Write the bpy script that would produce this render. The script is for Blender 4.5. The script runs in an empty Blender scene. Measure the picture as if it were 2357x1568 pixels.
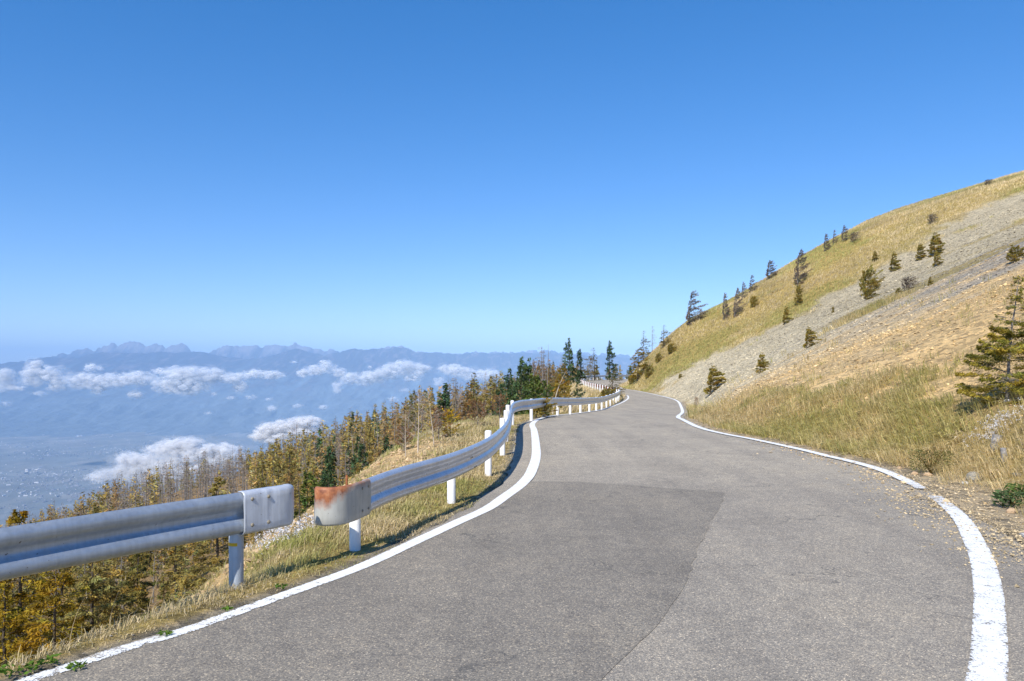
import bpy, math, random
import numpy as np
from mathutils import Vector

rng = np.random.default_rng(11)
random.seed(11)
sc = bpy.context.scene
COL = sc.collection

# ------------------------------------------------------------------ survey of the place
F, HV, CX, CAMZ = 1750.0, 840.0, 1178.5, 1.85
YT = [-400, -20, 0, 18, 24, 31, 36, 46, 60, 75, 92, 103, 118, 140, 170, 400]
ZT = [10, 0.3, 0, 0, -.05, -.25, -.5, -.88, -1.05, -1.1, -1.1, -.95, -.75, -.7, -.7, -4]


def zr(y):
    y = np.asarray(y, float)
    return sum(np.interp(y + d, YT, ZT) for d in (-2.5, -1.2, 0, 1.2, 2.5)) / 5


def on_road(u, v, dz=0.0):
    ys = np.geomspace(1.5, 200, 6000)
    g = CAMZ - (v - HV) / F * ys - (zr(ys) + dz)
    k = int(np.argmax(g < 0)) if (g < 0).any() else len(ys) - 1
    y = ys[k]
    return (u - CX) * y / F, y


def catmull(P, step):
    P = np.array(P, float)
    Q = np.vstack([2 * P[0] - P[1], P, 2 * P[-1] - P[-2]])
    out = []
    for i in range(1, len(Q) - 2):
        p0, p1, p2, p3 = Q[i - 1:i + 3]
        n = max(2, int(np.linalg.norm(p2 - p1) / step))
        t = np.linspace(0, 1, n, endpoint=False)[:, None]
        out.append(.5 * (2 * p1 + (p2 - p0) * t + (2 * p0 - 5 * p1 + 4 * p2 - p3) * t ** 2 + (3 * p1 - p0 - 3 * p2 + p3) * t ** 3))
    out.append(P[-1:])
    return np.vstack(out)


LPX = [(100, 1564), (278, 1502), (435, 1455), (569, 1405), (786, 1328), (948, 1255), (1099, 1184), (1136, 1166), (1176, 1135),
       (1213, 1105), (1233, 1058), (1233, 1021), (1229, 991), (1225, 979), (1234, 969.5), (1251, 962.6), (1282, 956.5), (1313.6, 953.5),
       (1355, 948.5), (1397, 940.7), (1428, 929), (1444, 919.8), (1446, 914.6), (1440, 910)]
RPX = [(2271, 1568), (2277.5, 1445), (2274, 1361), (2260.7, 1294.5), (2240.7, 1247.6), (2217, 1204), (2177, 1164), (2140, 1139),
       (2093, 1112), (2006.5, 1077), (1906, 1052), (1839, 1035.5), (1738.6, 1013.8), (1655, 997.7), (1604.8, 983.7), (1571, 967),
       (1561, 960), (1571, 949), (1567, 935.4), (1557.7, 923), (1532.7, 914.6), (1491, 905), (1459.7, 899), (1432.5, 894.7)]
Lw = [(-40, -60), (-14, -12), (-8, -4), (-5.6, 0), (-4.0, 2.4)] + [on_road(*p) for p in LPX] + \
     [(10.3, 81), (10.1, 95), (10.3, 110), (12.2, 122), (16, 131), (24, 139), (60, 165), (150, 230), (500, 330)]
Rw = [(-36, -63), (-10, -14), (-3.4, -4), (-.9, 0), (1.3, 2.6)] + [on_road(*p) for p in RPX] + \
     [(14.3, 104), (16.5, 112), (19.5, 118), (30, 126), (62, 152), (152, 218), (500, 316)]


def mono(P):
    out = [P[0]]
    for p in P[1:]:
        if p[1] > out[-1][1] + .02:
            out.append(p)
    return out


LL, RL = catmull(mono(Lw), .3), catmull(mono(Rw), .3)


def offset(P, d):
    T = np.gradient(P, axis=0)
    T /= np.linalg.norm(T, axis=1)[:, None] + 1e-9
    N = np.stack([T[:, 1], -T[:, 0]], 1)
    d = d(P[:, 1]) if callable(d) else np.full(len(P), d)
    return P + N * d[:, None]


PL = offset(LL, lambda y: -np.interp(y, [0, 8, 10, 14, 20, 24, 30, 60], [.12, .16, .3, .45, .5, .4, .25, .3]))
PR = offset(RL, lambda y: np.interp(y, [0, 5, 7, 8.6, 9.8, 11.5, 13, 16, 200], [.85, .8, .6, .4, .14, .10, .28, .25, .25]))


def xof(P, y):
    o = np.argsort(P[:, 1])
    return np.interp(y, P[o, 1], P[o, 0])


def dist_poly(x, y, P):
    A, B = P[:-1], P[1:]
    D = B - A
    L2 = (D ** 2).sum(1) + 1e-12
    out = np.empty(x.size)
    yy = np.empty(x.size)
    X, Y = x.ravel(), y.ravel()
    for i in range(0, X.size, 8000):
        px, py = X[i:i + 8000, None], Y[i:i + 8000, None]
        t = np.clip(((px - A[:, 0]) * D[:, 0] + (py - A[:, 1]) * D[:, 1]) / L2, 0, 1)
        d2 = (px - A[:, 0] - t * D[:, 0]) ** 2 + (py - A[:, 1] - t * D[:, 1]) ** 2
        k = d2.argmin(1)
        r = np.arange(len(k))
        out[i:i + 8000] = np.sqrt(d2[r, k])
        yy[i:i + 8000] = A[k, 1] + t[r, k] * D[k, 1]
    return out.reshape(x.shape), yy.reshape(x.shape)


def thin(P):
    keep = [0]
    for i in range(1, len(P)):
        if np.linalg.norm(P[i] - P[keep[-1]]) > .02 * max(12, abs(P[i, 1])):
            keep.append(i)
    return P[keep + [len(P) - 1]]


PLt, PRt = thin(PL), thin(PR)

# ------------------------------------------------------------------ noise


def _h(ix, iy, s):
    n = (ix.astype(np.int64) * 374761393 + iy.astype(np.int64) * 668265263 + s * 974711) & 0x7fffffff
    n = ((n ^ (n >> 13)) * 1274126177) & 0x7fffffff
    return ((n ^ (n >> 16)) & 0xffff) / 65535.0


def vnoise(x, y, s=0):
    x, y = np.asarray(x, float), np.asarray(y, float)
    ix, iy = np.floor(x), np.floor(y)
    fx, fy = x - ix, y - iy
    fx, fy = fx * fx * (3 - 2 * fx), fy * fy * (3 - 2 * fy)
    a, b, c, d = _h(ix, iy, s), _h(ix + 1, iy, s), _h(ix, iy + 1, s), _h(ix + 1, iy + 1, s)
    return (a * (1 - fx) + b * fx) * (1 - fy) + (c * (1 - fx) + d * fx) * fy


def fbm(x, y, s=0, o=4):
    r, a, n = 0, .5, 0
    for k in range(o):
        r = r + a * vnoise(x * 2 ** k, y * 2 ** k, s + k * 17)
        n += a
        a *= .5
    return r / n


def sstep(a, b, x):
    t = np.clip((x - a) / (b - a), 0, 1)
    return t * t * (3 - 2 * t)


# ------------------------------------------------------------------ terrain
ctl = []
for yy in list(range(-30, 20, 4)) + list(range(20, 118, 6)) + [118, 126, 140, 152]:
    ctl.append((float(xof(PR, yy)), yy, float(zr(yy))))


def cp(u, v, y):
    ctl.append(((u - CX) * y / F, y, CAMZ - (v - HV) * y / F))


for u, v, y in [(2357, 1010, 12), (2357, 800, 18), (2357, 670, 25), (1900, 852, 25), (2357, 590, 38), (1800, 845, 40), (2050, 715, 40),
                (1750, 815, 60), (1900, 735, 60), (2100, 650, 60), (2357, 540, 60), (1600, 878, 60),
                (1750, 740, 85), (1600, 822, 85), (2000, 602, 85), (2357, 452, 85),
                (1510, 822, 95), (1567, 752, 97), (1700, 684, 99), (1850, 589, 102), (2000, 509, 106), (2200, 446, 112), (2357, 414, 120), (2600, 380, 130)]:
    cp(u, v, y)
ctl += [(14, 11, 3.6), (25, 15, 9), (40, 20, 16), (70, 30, 28), (14, 0, 3.5), (30, -10, 10), (60, -20, 22), (18, -30, 5), (60, 60, 19),
        (140, 80, 48), (120, 20, 44), (100, 120, 36), (28, 122, 1), (34, 132, 2), (50, 140, 8), (80, 150, 18), (130, 160, 30), (70, 185, -4),
        (140, 220, -10), (220, 120, 60), (200, 20, 64), (60, -90, 20), (140, -80, 46)]
ctl = np.array(ctl)


def _k(r2):
    return np.where(r2 > 1e-9, r2 * np.log(r2 + 1e-12), 0)


NCTL = n = len(ctl)
_S = 30.0
cxy = ctl[:, :2] / _S
K = _k(((cxy[:, None] - cxy[None]) ** 2).sum(2)) + np.eye(n) * .003
Pm = np.c_[np.ones(n), cxy]
M = np.zeros((n + 3, n + 3))
M[:n, :n] = K
M[:n, n:] = Pm
M[n:, :n] = Pm.T
wts = np.linalg.solve(M, np.r_[ctl[:, 2], 0, 0, 0])


def tps(x, y):
    X, Y = x.ravel() / _S, y.ravel() / _S
    out = np.empty(X.size)
    for i in range(0, X.size, 20000):
        q = np.c_[X[i:i + 20000], Y[i:i + 20000]]
        out[i:i + 20000] = _k(((q[:, None] - cxy[None]) ** 2).sum(2)) @ wts[:NCTL] + wts[NCTL] + q @ wts[NCTL + 1:]
    return out.reshape(x.shape)


def ground(x, y, full=False):
    x, y = np.broadcast_arrays(np.asarray(x, float), np.asarray(y, float))
    x, y = np.atleast_1d(x).copy(), np.atleast_1d(y).copy()
    dl, yl = dist_poly(x, y, PLt)
    dr, yr_ = dist_poly(x, y, PRt)
    left = x < xof(PLt, y)
    right = x > xof(PRt, y)
    r = np.hypot(x, y)
    # left flank
    w = np.interp(yl, [0, 5, 6.6, 9, 14, 22, 35, 50, 70, 100], [.60, .72, .92, 1.2, 1.6, 2.2, 2.2, 1.2, 1.2, 1.5])
    e1 = np.interp(yl, [0, 7, 9, 12, 20, 30, 50], [0, .1, 1.9, 2.2, 1.8, 1.2, .6])
    e2 = np.interp(yl, [0, 8, 30, 60, 98, 112], [3.6, 3.8, 3.8, 2.0, 2.0, .3])
    e = dl - w
    f = 0
    for de in (-.5, -.17, .17, .5):
        ee = e + de
        f = f + (.35 * np.clip(ee, 0, e1) + 1.15 * np.clip(ee - e1, 0, e2) + .30 * np.maximum(ee - e1 - e2, 0)) / 4
    e = np.maximum(e, 0)
    f = f + .4 * np.maximum(e - 380, 0)
    zl = zr(np.clip(yl, -60, 170)) - .02 - 1300 * (1 - np.exp(-f / 1250))
    zl += 26 * np.exp(-((x + 340) / 150) ** 2 - ((y - 520) / 110) ** 2)
    zl += 10 * np.exp(-((x + 190) / 60) ** 2 - ((y - 520) / 130) ** 2)
    amp = np.minimum(e * .06, 3.0)
    zl += amp * (fbm(x * .07, y * .07, 3) - .5) * 2 + np.minimum(e, 1.5) * .25 * (fbm(x * .8, y * .8, 5) - .5)
    zl += (fbm(x * 2.2, y * 2.2, 9, 3) - .45) * .07 * np.clip(dl, 0, 1)
    zl = np.where(r > 3000, np.maximum(zl, -1300), zl)
    # right hill
    rx, ry = np.clip(x, -60, 240), np.clip(y, -100, 240)
    h = tps(rx, ry)
    base = zr(np.clip(yr_, -60, 170))
    b = sstep(.1, 2.6, dr)
    zh = base + (h - base) * b
    zh += np.clip(dr - .4, 0, 2) * .12 * (fbm(x * .5, y * .5, 21) - .5) + np.clip(dr - .5, 0, 1) * .06 * (fbm(x * 2.4, y * 2.4, 23, 3) - .5)
    zh += np.clip((dr - 4) / 10, 0, 1) * .5 * (fbm(y * .35, x * .06, 25) - .5)
    far = np.hypot(x - rx, y - ry)
    zh = zh - .45 * far
    zh = np.maximum(zh, -1300)
    z = zr(y) - .05
    z = np.where(left, zl, z)
    z = np.where(right, zh, z)
    # just outside the asphalt keep a small lip under the road's edge
    if full:
        return z, np.where(left, dl, np.where(right, dr, -np.minimum(dl, dr))), left, right
    return z


def hit(u, v, y0=3.0, y1=400.0):
    ys = np.geomspace(y0, y1, 900)
    xs = (u - CX) * ys / F
    zs = CAMZ - (v - HV) * ys / F
    g = zs - ground(xs, ys)
    k = int(np.argmax(g < 0)) if (g < 0).any() else len(ys) - 1
    return xs[k], ys[k], float(ground(xs[k], ys[k])[0])


def zones(x, y, d, left, right):
    """grass amount, and colour of the bare ground"""
    n1 = fbm(x * .35, y * .35, 41)
    n2 = fbm(x * 1.3, y * 1.3, 43)
    streak = fbm(y * .30 - x * .02, x * .035, 45)
    fine = fbm(y * 1.6, x * .25, 47)
    # right
    wg = np.interp(y, [5, 8, 12, 16, 20, 25, 35, 50], [14, 10, 6.0, 4.6, 3.8, 2.8, 1.6, .4])
    low = sstep(.25, -.15, (d - wg) / np.maximum(wg, 1) + (n1 - .5) * 1.5)
    gap = np.interp(y, [6, 8.5, 10, 11.5, 14], [.25, .75, .95, .6, .2])
    low = np.maximum(low * sstep(.40, .60, n2 * .6 + n1 * .42 + .14 * sstep(14, 8, y)), .85 * sstep(1.0, .6, d / np.maximum(wg * .62, .1) + (n2 - .5)) * sstep(34, 24, y)) * sstep(gap * .6, gap * 1.2 + .2, d)
    hiy = y + (fbm(x * .12, y * .12, 49) - .5) * 16 + (fbm(x * .7, y * .5, 50) - .5) * 9 - np.clip(x - 38, 0, 60) * .34
    up = sstep(77, 81, hiy)
    st = sstep(.60, .68, streak) * sstep(7, 12, d) * .8
    gr = np.maximum(np.maximum(low, up), st * sstep(35, 45, y))
    grey = sstep(.36, .66, (streak - .5) * .7 + .72 * np.exp(-((y - 45) / 17) ** 2) + (fine - .5) * .6) * sstep(4, 20, d + (fine - .5) * 8) * .9
    pale = sstep(26, 50, y + (fine - .5) * 20 + (streak - .5) * 26)
    orange = np.array([.64, .45, .215])
    palec = np.array([.43, .37, .25])
    greyc = np.array([.30, .28, .255])
    rock = orange[None] * (1 - pale[:, None]) + palec[None] * pale[:, None]
    rock = rock * (1 - .85 * grey[:, None]) + greyc[None] * .85 * grey[:, None]
    rock = rock * ((.76 + .48 * fbm(x * 1.1, y * 1.1, 51)) * (1 + .28 * pale * sstep(16, 3, d)))[:, None]
    gl = sstep(.30, .5, fbm(x * .45, y * .45, 61) + .25 * sstep(2.2, .6, d)) * sstep(.02, .25, d)
    gl = np.where((d > 1.7) & (y > 7) & (y < 19), gl * sstep(.50, .62, fbm(x * .6, y * .6, 63)), gl)
    return np.where(left, gl, np.where(right, gr, 0)), rock, n1


DRY, GREEN = np.array([.40, .285, .105]), np.array([.20, .20, .045])
nth, rmax = 760, 60000.0
th = np.radians(np.linspace(-82, 82, nth))
rr = [1.0]
while rr[-1] < rmax:
    rr.append(rr[-1] + min(max(.07, rr[-1] * .013), rr[-1] * (.02 if rr[-1] < 600 else .05) + 0.07))
rr = np.array(rr)
TH, RR = np.meshgrid(th, rr)
GX, GY = (RR * np.sin(TH)).ravel(), (RR * np.cos(TH) - .6).ravel()


def mesh_from(name, V, Q, cols=None, attrs=None, smooth=False, mats=(), midx=None):
    """V (n,3), Q (m,k) same-size polygons"""
    me = bpy.data.meshes.new(name)
    V = np.ascontiguousarray(V, np.float32)
    Q = np.ascontiguousarray(Q, np.int32)
    me.vertices.add(len(V))
    me.vertices.foreach_set("co", V.ravel())
    m, k = Q.shape
    me.loops.add(m * k)
    me.loops.foreach_set("vertex_index", Q.ravel())
    me.polygons.add(m)
    me.polygons.foreach_set("loop_start", np.arange(0, m * k, k, dtype=np.int32))
    if midx is not None:
        me.polygons.foreach_set("material_index", np.ascontiguousarray(midx, np.int32))
    me.polygons.foreach_set("use_smooth", np.full(m, smooth, bool))
    if cols is not None:
        a = me.color_attributes.new("Col", 'FLOAT_COLOR', 'POINT')
        c = np.ones((len(V), 4), np.float32)
        c[:, :3] = cols
        a.data.foreach_set("color", c.ravel())
    for nm, arr in (attrs or {}).items():
        a = me.attributes.new(nm, 'FLOAT', 'POINT')
        a.data.foreach_set("value", np.ascontiguousarray(arr, np.float32))
    for mt in mats:
        me.materials.append(mt)
    me.update(calc_edges=True)
    me.validate()
    return me


def link(name, data, parent=None, **props):
    o = bpy.data.objects.new(name, data)
    COL.objects.link(o)
    if parent is not None:
        o.parent = parent
    for k, v in props.items():
        o[k] = v
    return o


# ------------------------------------------------------------------ materials
def mat(name):
    m = bpy.data.materials.new(name)
    m.use_nodes = True
    nt = m.node_tree
    nt.nodes.clear()
    out = nt.nodes.new('ShaderNodeOutputMaterial')
    return m, nt, out


def N(nt, t, **kw):
    n = nt.nodes.new(t)
    for k, v in kw.items():
        if k.startswith('i_'):
            key = k[2:]
            n.inputs[int(key) if key.isdigit() else key.replace('_', ' ')].default_value = v
        else:
            setattr(n, k, v)
    return n


def ramp(nt, src, stops):
    r = N(nt, 'ShaderNodeValToRGB')
    els = r.color_ramp.elements
    while len(els) < len(stops):
        els.new(.5)
    for e, (p, c) in zip(els, stops):
        e.position = p
        e.color = (*c, 1) if len(c) == 3 else c
    nt.links.new(src, r.inputs[0])
    return r.outputs[0]


def mixc(nt, fac, a, b, mode='MIX'):
    m = N(nt, 'ShaderNodeMix', data_type='RGBA', blend_type=mode)
    for s, v in ((m.inputs[0], fac), (m.inputs[6], a), (m.inputs[7], b)):
        if hasattr(v, 'is_output'):
            nt.links.new(v, s)
        else:
            s.default_value = v if isinstance(v, float) else (*v, 1)
    return m.outputs[2]


def noise(nt, co, scale, detail=3.0, rough=.55, dist=0.0):
    n = N(nt, 'ShaderNodeTexNoise')
    n.inputs['Scale'].default_value = scale
    n.inputs['Detail'].default_value = detail
    n.inputs['Roughness'].default_value = rough
    n.inputs['Distortion'].default_value = dist
    if co is not None:
        nt.links.new(co, n.inputs['Vector'])
    return n.outputs['Fac']


def wpos(nt):
    return N(nt, 'ShaderNodeNewGeometry').outputs['Position']


def principled(nt, out, color, rough=.9, metal=0.0, spec=.3, bump=None, bstr=.5, bdist=.02):
    p = N(nt, 'ShaderNodeBsdfPrincipled')
    if hasattr(color, 'is_output'):
        nt.links.new(color, p.inputs['Base Color'])
    else:
        p.inputs['Base Color'].default_value = (*color, 1)
    if hasattr(rough, 'is_output'):
        nt.links.new(rough, p.inputs['Roughness'])
    else:
        p.inputs['Roughness'].default_value = rough
    p.inputs['Metallic'].default_value = metal
    p.inputs['Specular IOR Level'].default_value = spec
    if bump is not None:
        b = N(nt, 'ShaderNodeBump')
        b.inputs['Strength'].default_value = bstr
        b.inputs['Distance'].default_value = bdist
        nt.links.new(bump, b.inputs['Height'])
        nt.links.new(b.outputs[0], p.inputs['Normal'])
    nt.links.new(p.outputs[0], out.inputs['Surface'])
    return p


def mat_ground():
    m, nt, out = mat("earth")
    a = N(nt, 'ShaderNodeAttribute', attribute_name="Col")
    co = wpos(nt)
    v = N(nt, 'ShaderNodeTexVoronoi')
    v.inputs['Scale'].default_value = 7.0
    nt.links.new(co, v.inputs['Vector'])
    sp = N(nt, 'ShaderNodeSeparateColor')
    nt.links.new(v.outputs['Color'], sp.inputs[0])
    cell = ramp(nt, sp.outputs[0], [(0, (.55, .55, .58)), (.5, (1, 1, 1)), (1, (1.3, 1.25, 1.2))])
    c = mixc(nt, 1.0, a.outputs['Color'], cell, 'MULTIPLY')
    fv = N(nt, 'ShaderNodeTexVoronoi')
    fv.inputs['Scale'].default_value = 1.0
    fm = N(nt, 'ShaderNodeMapping')
    fm.inputs['Scale'].default_value = (.0045, .0028, .0)
    fm.inputs['Rotation'].default_value = (0, 0, .4)
    nt.links.new(co, fm.inputs['Vector'])
    nt.links.new(fm.outputs[0], fv.inputs['Vector'])
    fs = N(nt, 'ShaderNodeSeparateColor')
    nt.links.new(fv.outputs['Color'], fs.inputs[0])
    fc = ramp(nt, fs.outputs[1], [(0, (.8, .82, .8)), (.4, (.95, .97, .95)), (.75, (1.12, 1.1, 1.03)), (1, (1.35, 1.3, 1.28))])
    sz = N(nt, 'ShaderNodeSeparateXYZ')
    nt.links.new(co, sz.inputs[0])
    lowm = N(nt, 'ShaderNodeMapRange')
    lowm.inputs[1].default_value, lowm.inputs[2].default_value = -700, -1000
    nt.links.new(sz.outputs[2], lowm.inputs[0])
    c = mixc(nt, lowm.outputs[0], c, mixc(nt, 1.0, c, fc, 'MULTIPLY'))
    n1 = ramp(nt, noise(nt, co, 22, 4, .7), [(.25, (.55, .53, .5)), (.6, (1.1, 1.1, 1.1))])
    c = mixc(nt, .8, c, n1, 'MULTIPLY')
    principled(nt, out, c, .95, 0, .15, noise(nt, co, 9, 6, .75), .9, .12)
    return m


def mat_asphalt(name, dark, tan=.2):
    m, nt, out = mat(name)
    co = wpos(nt)
    v = N(nt, 'ShaderNodeTexVoronoi')
    v.inputs['Scale'].default_value = 150
    nt.links.new(co, v.inputs['Vector'])
    sp = N(nt, 'ShaderNodeSeparateColor')
    nt.links.new(v.outputs['Color'], sp.inputs[0])
    k = dark
    st = ramp(nt, sp.outputs[0], [(0, (.15 * k, .15 * k, .155 * k)), (.35, (.245 * k, .243 * k, .24 * k)), (.75, (.305 * k, .30 * k, .285 * k)),
                                  (.93, (.40 * k, .375 * k, .335 * k)), (1, (.72 * k, .67 * k, .58 * k))])
    v2 = N(nt, 'ShaderNodeTexVoronoi')
    v2.inputs['Scale'].default_value = 75
    nt.links.new(co, v2.inputs['Vector'])
    sp2 = N(nt, 'ShaderNodeSeparateColor')
    nt.links.new(v2.outputs['Color'], sp2.inputs[0])
    st2 = ramp(nt, sp2.outputs[1], [(0, (.7, .7, .72)), (.4, (.95, .95, .95)), (.85, (1.08, 1.06, 1.03)), (1, (1.5, 1.42, 1.28))])
    c = mixc(nt, .75, st, st2, 'MULTIPLY')
    big = ramp(nt, noise(nt, co, .55, 5, .6), [(.3, (.84, .84, .845)), (.5, (1, 1, 1)), (.72, (1.13, 1.11, 1.07))])
    c = mixc(nt, 1.0, c, big, 'MULTIPLY')
    mpt = N(nt, 'ShaderNodeMapping')
    mpt.inputs['Scale'].default_value = (1.5, .10, 1)
    mpt.inputs['Rotation'].default_value = (0, 0, -.12)
    nt.links.new(co, mpt.inputs['Vector'])
    trk = ramp(nt, noise(nt, mpt.outputs[0], 1.0, 4, .6), [(.32, (.88, .88, .89)), (.5, (1, 1, 1)), (.7, (1.10, 1.09, 1.07))])
    c = mixc(nt, 1.0, c, trk, 'MULTIPLY')
    mid = ramp(nt, noise(nt, co, 5, 5, .7), [(.3, (.86, .86, .87)), (.7, (1.1, 1.1, 1.09))])
    c = mixc(nt, 1.0, c, mid, 'MULTIPLY')
    # fine wandering cracks
    w = N(nt, 'ShaderNodeTexVoronoi', feature='DISTANCE_TO_EDGE')
    w.inputs['Scale'].default_value = .55
    nm = N(nt, 'ShaderNodeTexNoise')
    nm.inputs['Scale'].default_value = 2.2
    nm.inputs['Detail'].default_value = 6
    nt.links.new(co, nm.inputs['Vector'])
    ad = N(nt, 'ShaderNodeVectorMath', operation='MULTIPLY_ADD')
    nt.links.new(nm.outputs['Color'], ad.inputs[0])
    ad.inputs[1].default_value = (1.2, 1.2, 1.2)
    nt.links.new(co, ad.inputs[2])
    nt.links.new(ad.outputs[0], w.inputs['Vector'])
    cr = ramp(nt, w.outputs['Distance'], [(.0, (1, 1, 1)), (.009, (0, 0, 0))])
    gate = ramp(nt, noise(nt, co, .8, 2), [(.50, (0, 0, 0)), (.62, (.8, .8, .8))])
    cf = mixc(nt, 1.0, cr, gate, 'MULTIPLY')
    c = mixc(nt, 1.0, c, (1.05, .96, .825), 'MULTIPLY')
    yb = N(nt, 'ShaderNodeSeparateXYZ')
    nt.links.new(co, yb.inputs[0])
    ymr = N(nt, 'ShaderNodeMapRange')
    ymr.interpolation_type = 'SMOOTHSTEP'
    ymr.inputs[1].default_value, ymr.inputs[2].default_value = 9.5, 15
    nt.links.new(yb.outputs[1], ymr.inputs[0])
    c = mixc(nt, ymr.outputs[0], c, mixc(nt, 1.0, c, (1.17, 1.16, 1.13), 'MULTIPLY'))
    c = mixc(nt, cf, c, (.07, .07, .068))
    principled(nt, out, c, .88, 0, .25, v.outputs['Distance'], .35, .006)
    return m


def mat_line():
    m, nt, out = mat("road_paint")
    co = wpos(nt)
    wear = N(nt, 'ShaderNodeAttribute', attribute_name="wear").outputs['Fac']
    edge = N(nt, 'ShaderNodeAttribute', attribute_name="edge").outputs['Fac']
    tint = ramp(nt, noise(nt, co, 6, 5, .7), [(.3, (.66, .65, .62)), (.65, (.82, .82, .80))])
    p = N(nt, 'ShaderNodeBsdfPrincipled')
    nt.links.new(tint, p.inputs['Base Color'])
    p.inputs['Roughness'].default_value = .7
    tr = N(nt, 'ShaderNodeBsdfTransparent')
    a = N(nt, 'ShaderNodeMath', operation='MULTIPLY_ADD')     # noise pushed by wear and edge
    nt.links.new(wear, a.inputs[0])
    a.inputs[1].default_value = .60
    s1 = N(nt, 'ShaderNodeMath', operation='ADD')
    nA, nB = noise(nt, co, 55, 3, .75), noise(nt, co, 9, 5, .8)
    nt.links.new(nA, s1.inputs[0])
    nt.links.new(nB, s1.inputs[1])
    s2 = N(nt, 'ShaderNodeMath', operation='MULTIPLY')
    nt.links.new(s1.outputs[0], s2.inputs[0])
    s2.inputs[1].default_value = .5
    nt.links.new(s2.outputs[0], a.inputs[2])
    e2 = N(nt, 'ShaderNodeMath', operation='POWER')
    nt.links.new(edge, e2.inputs[0])
    e2.inputs[1].default_value = 6
    e3 = N(nt, 'ShaderNodeMath', operation='MULTIPLY_ADD')
    nt.links.new(e2.outputs[0], e3.inputs[0])
    e3.inputs[1].default_value = .09
    nt.links.new(a.outputs[0], e3.inputs[2])
    fac = ramp(nt, e3.outputs[0], [(.655, (0, 0, 0)), (.69, (1, 1, 1))])
    mx = N(nt, 'ShaderNodeMixShader')
    nt.links.new(fac, mx.inputs[0])
    nt.links.new(p.outputs[0], mx.inputs[1])
    nt.links.new(tr.outputs[0], mx.inputs[2])
    nt.links.new(mx.outputs[0], out.inputs['Surface'])
    return m


def mat_foliage(name, c1, c2, trans=.35):
    m, nt, out = mat(name)
    oi = N(nt, 'ShaderNodeObjectInfo')
    base = ramp(nt, oi.outputs['Random'], [(0, c1), (1, c2)])
    a = N(nt, 'ShaderNodeAttribute', attribute_name="Col")
    c = mixc(nt, 1.0, base, a.outputs['Color'], 'MULTIPLY')
    d = N(nt, 'ShaderNodeBsdfDiffuse')
    t = N(nt, 'ShaderNodeBsdfTranslucent')
    nt.links.new(c, d.inputs[0])
    nt.links.new(c, t.inputs[0])
    mx = N(nt, 'ShaderNodeMixShader')
    mx.inputs[0].default_value = trans
    nt.links.new(d.outputs[0], mx.inputs[1])
    nt.links.new(t.outputs[0], mx.inputs[2])
    nt.links.new(mx.outputs[0], out.inputs['Surface'])
    return m


def mat_simple(name, c1, c2, scale=8, rough=.9, bump=.4, bdist=.02, attr=False):
    m, nt, out = mat(name)
    co = N(nt, 'ShaderNodeTexCoord').outputs['Object']
    n = noise(nt, co, scale, 6, .7)
    c = ramp(nt, n, [(.3, c1), (.7, c2)])
    if attr:
        a = N(nt, 'ShaderNodeAttribute', attribute_name="Col")
        c = mixc(nt, 1.0, a.outputs['Color'], c, 'MULTIPLY')
    principled(nt, out, c, rough, 0, .2, n, bump, bdist)
    return m


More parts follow.
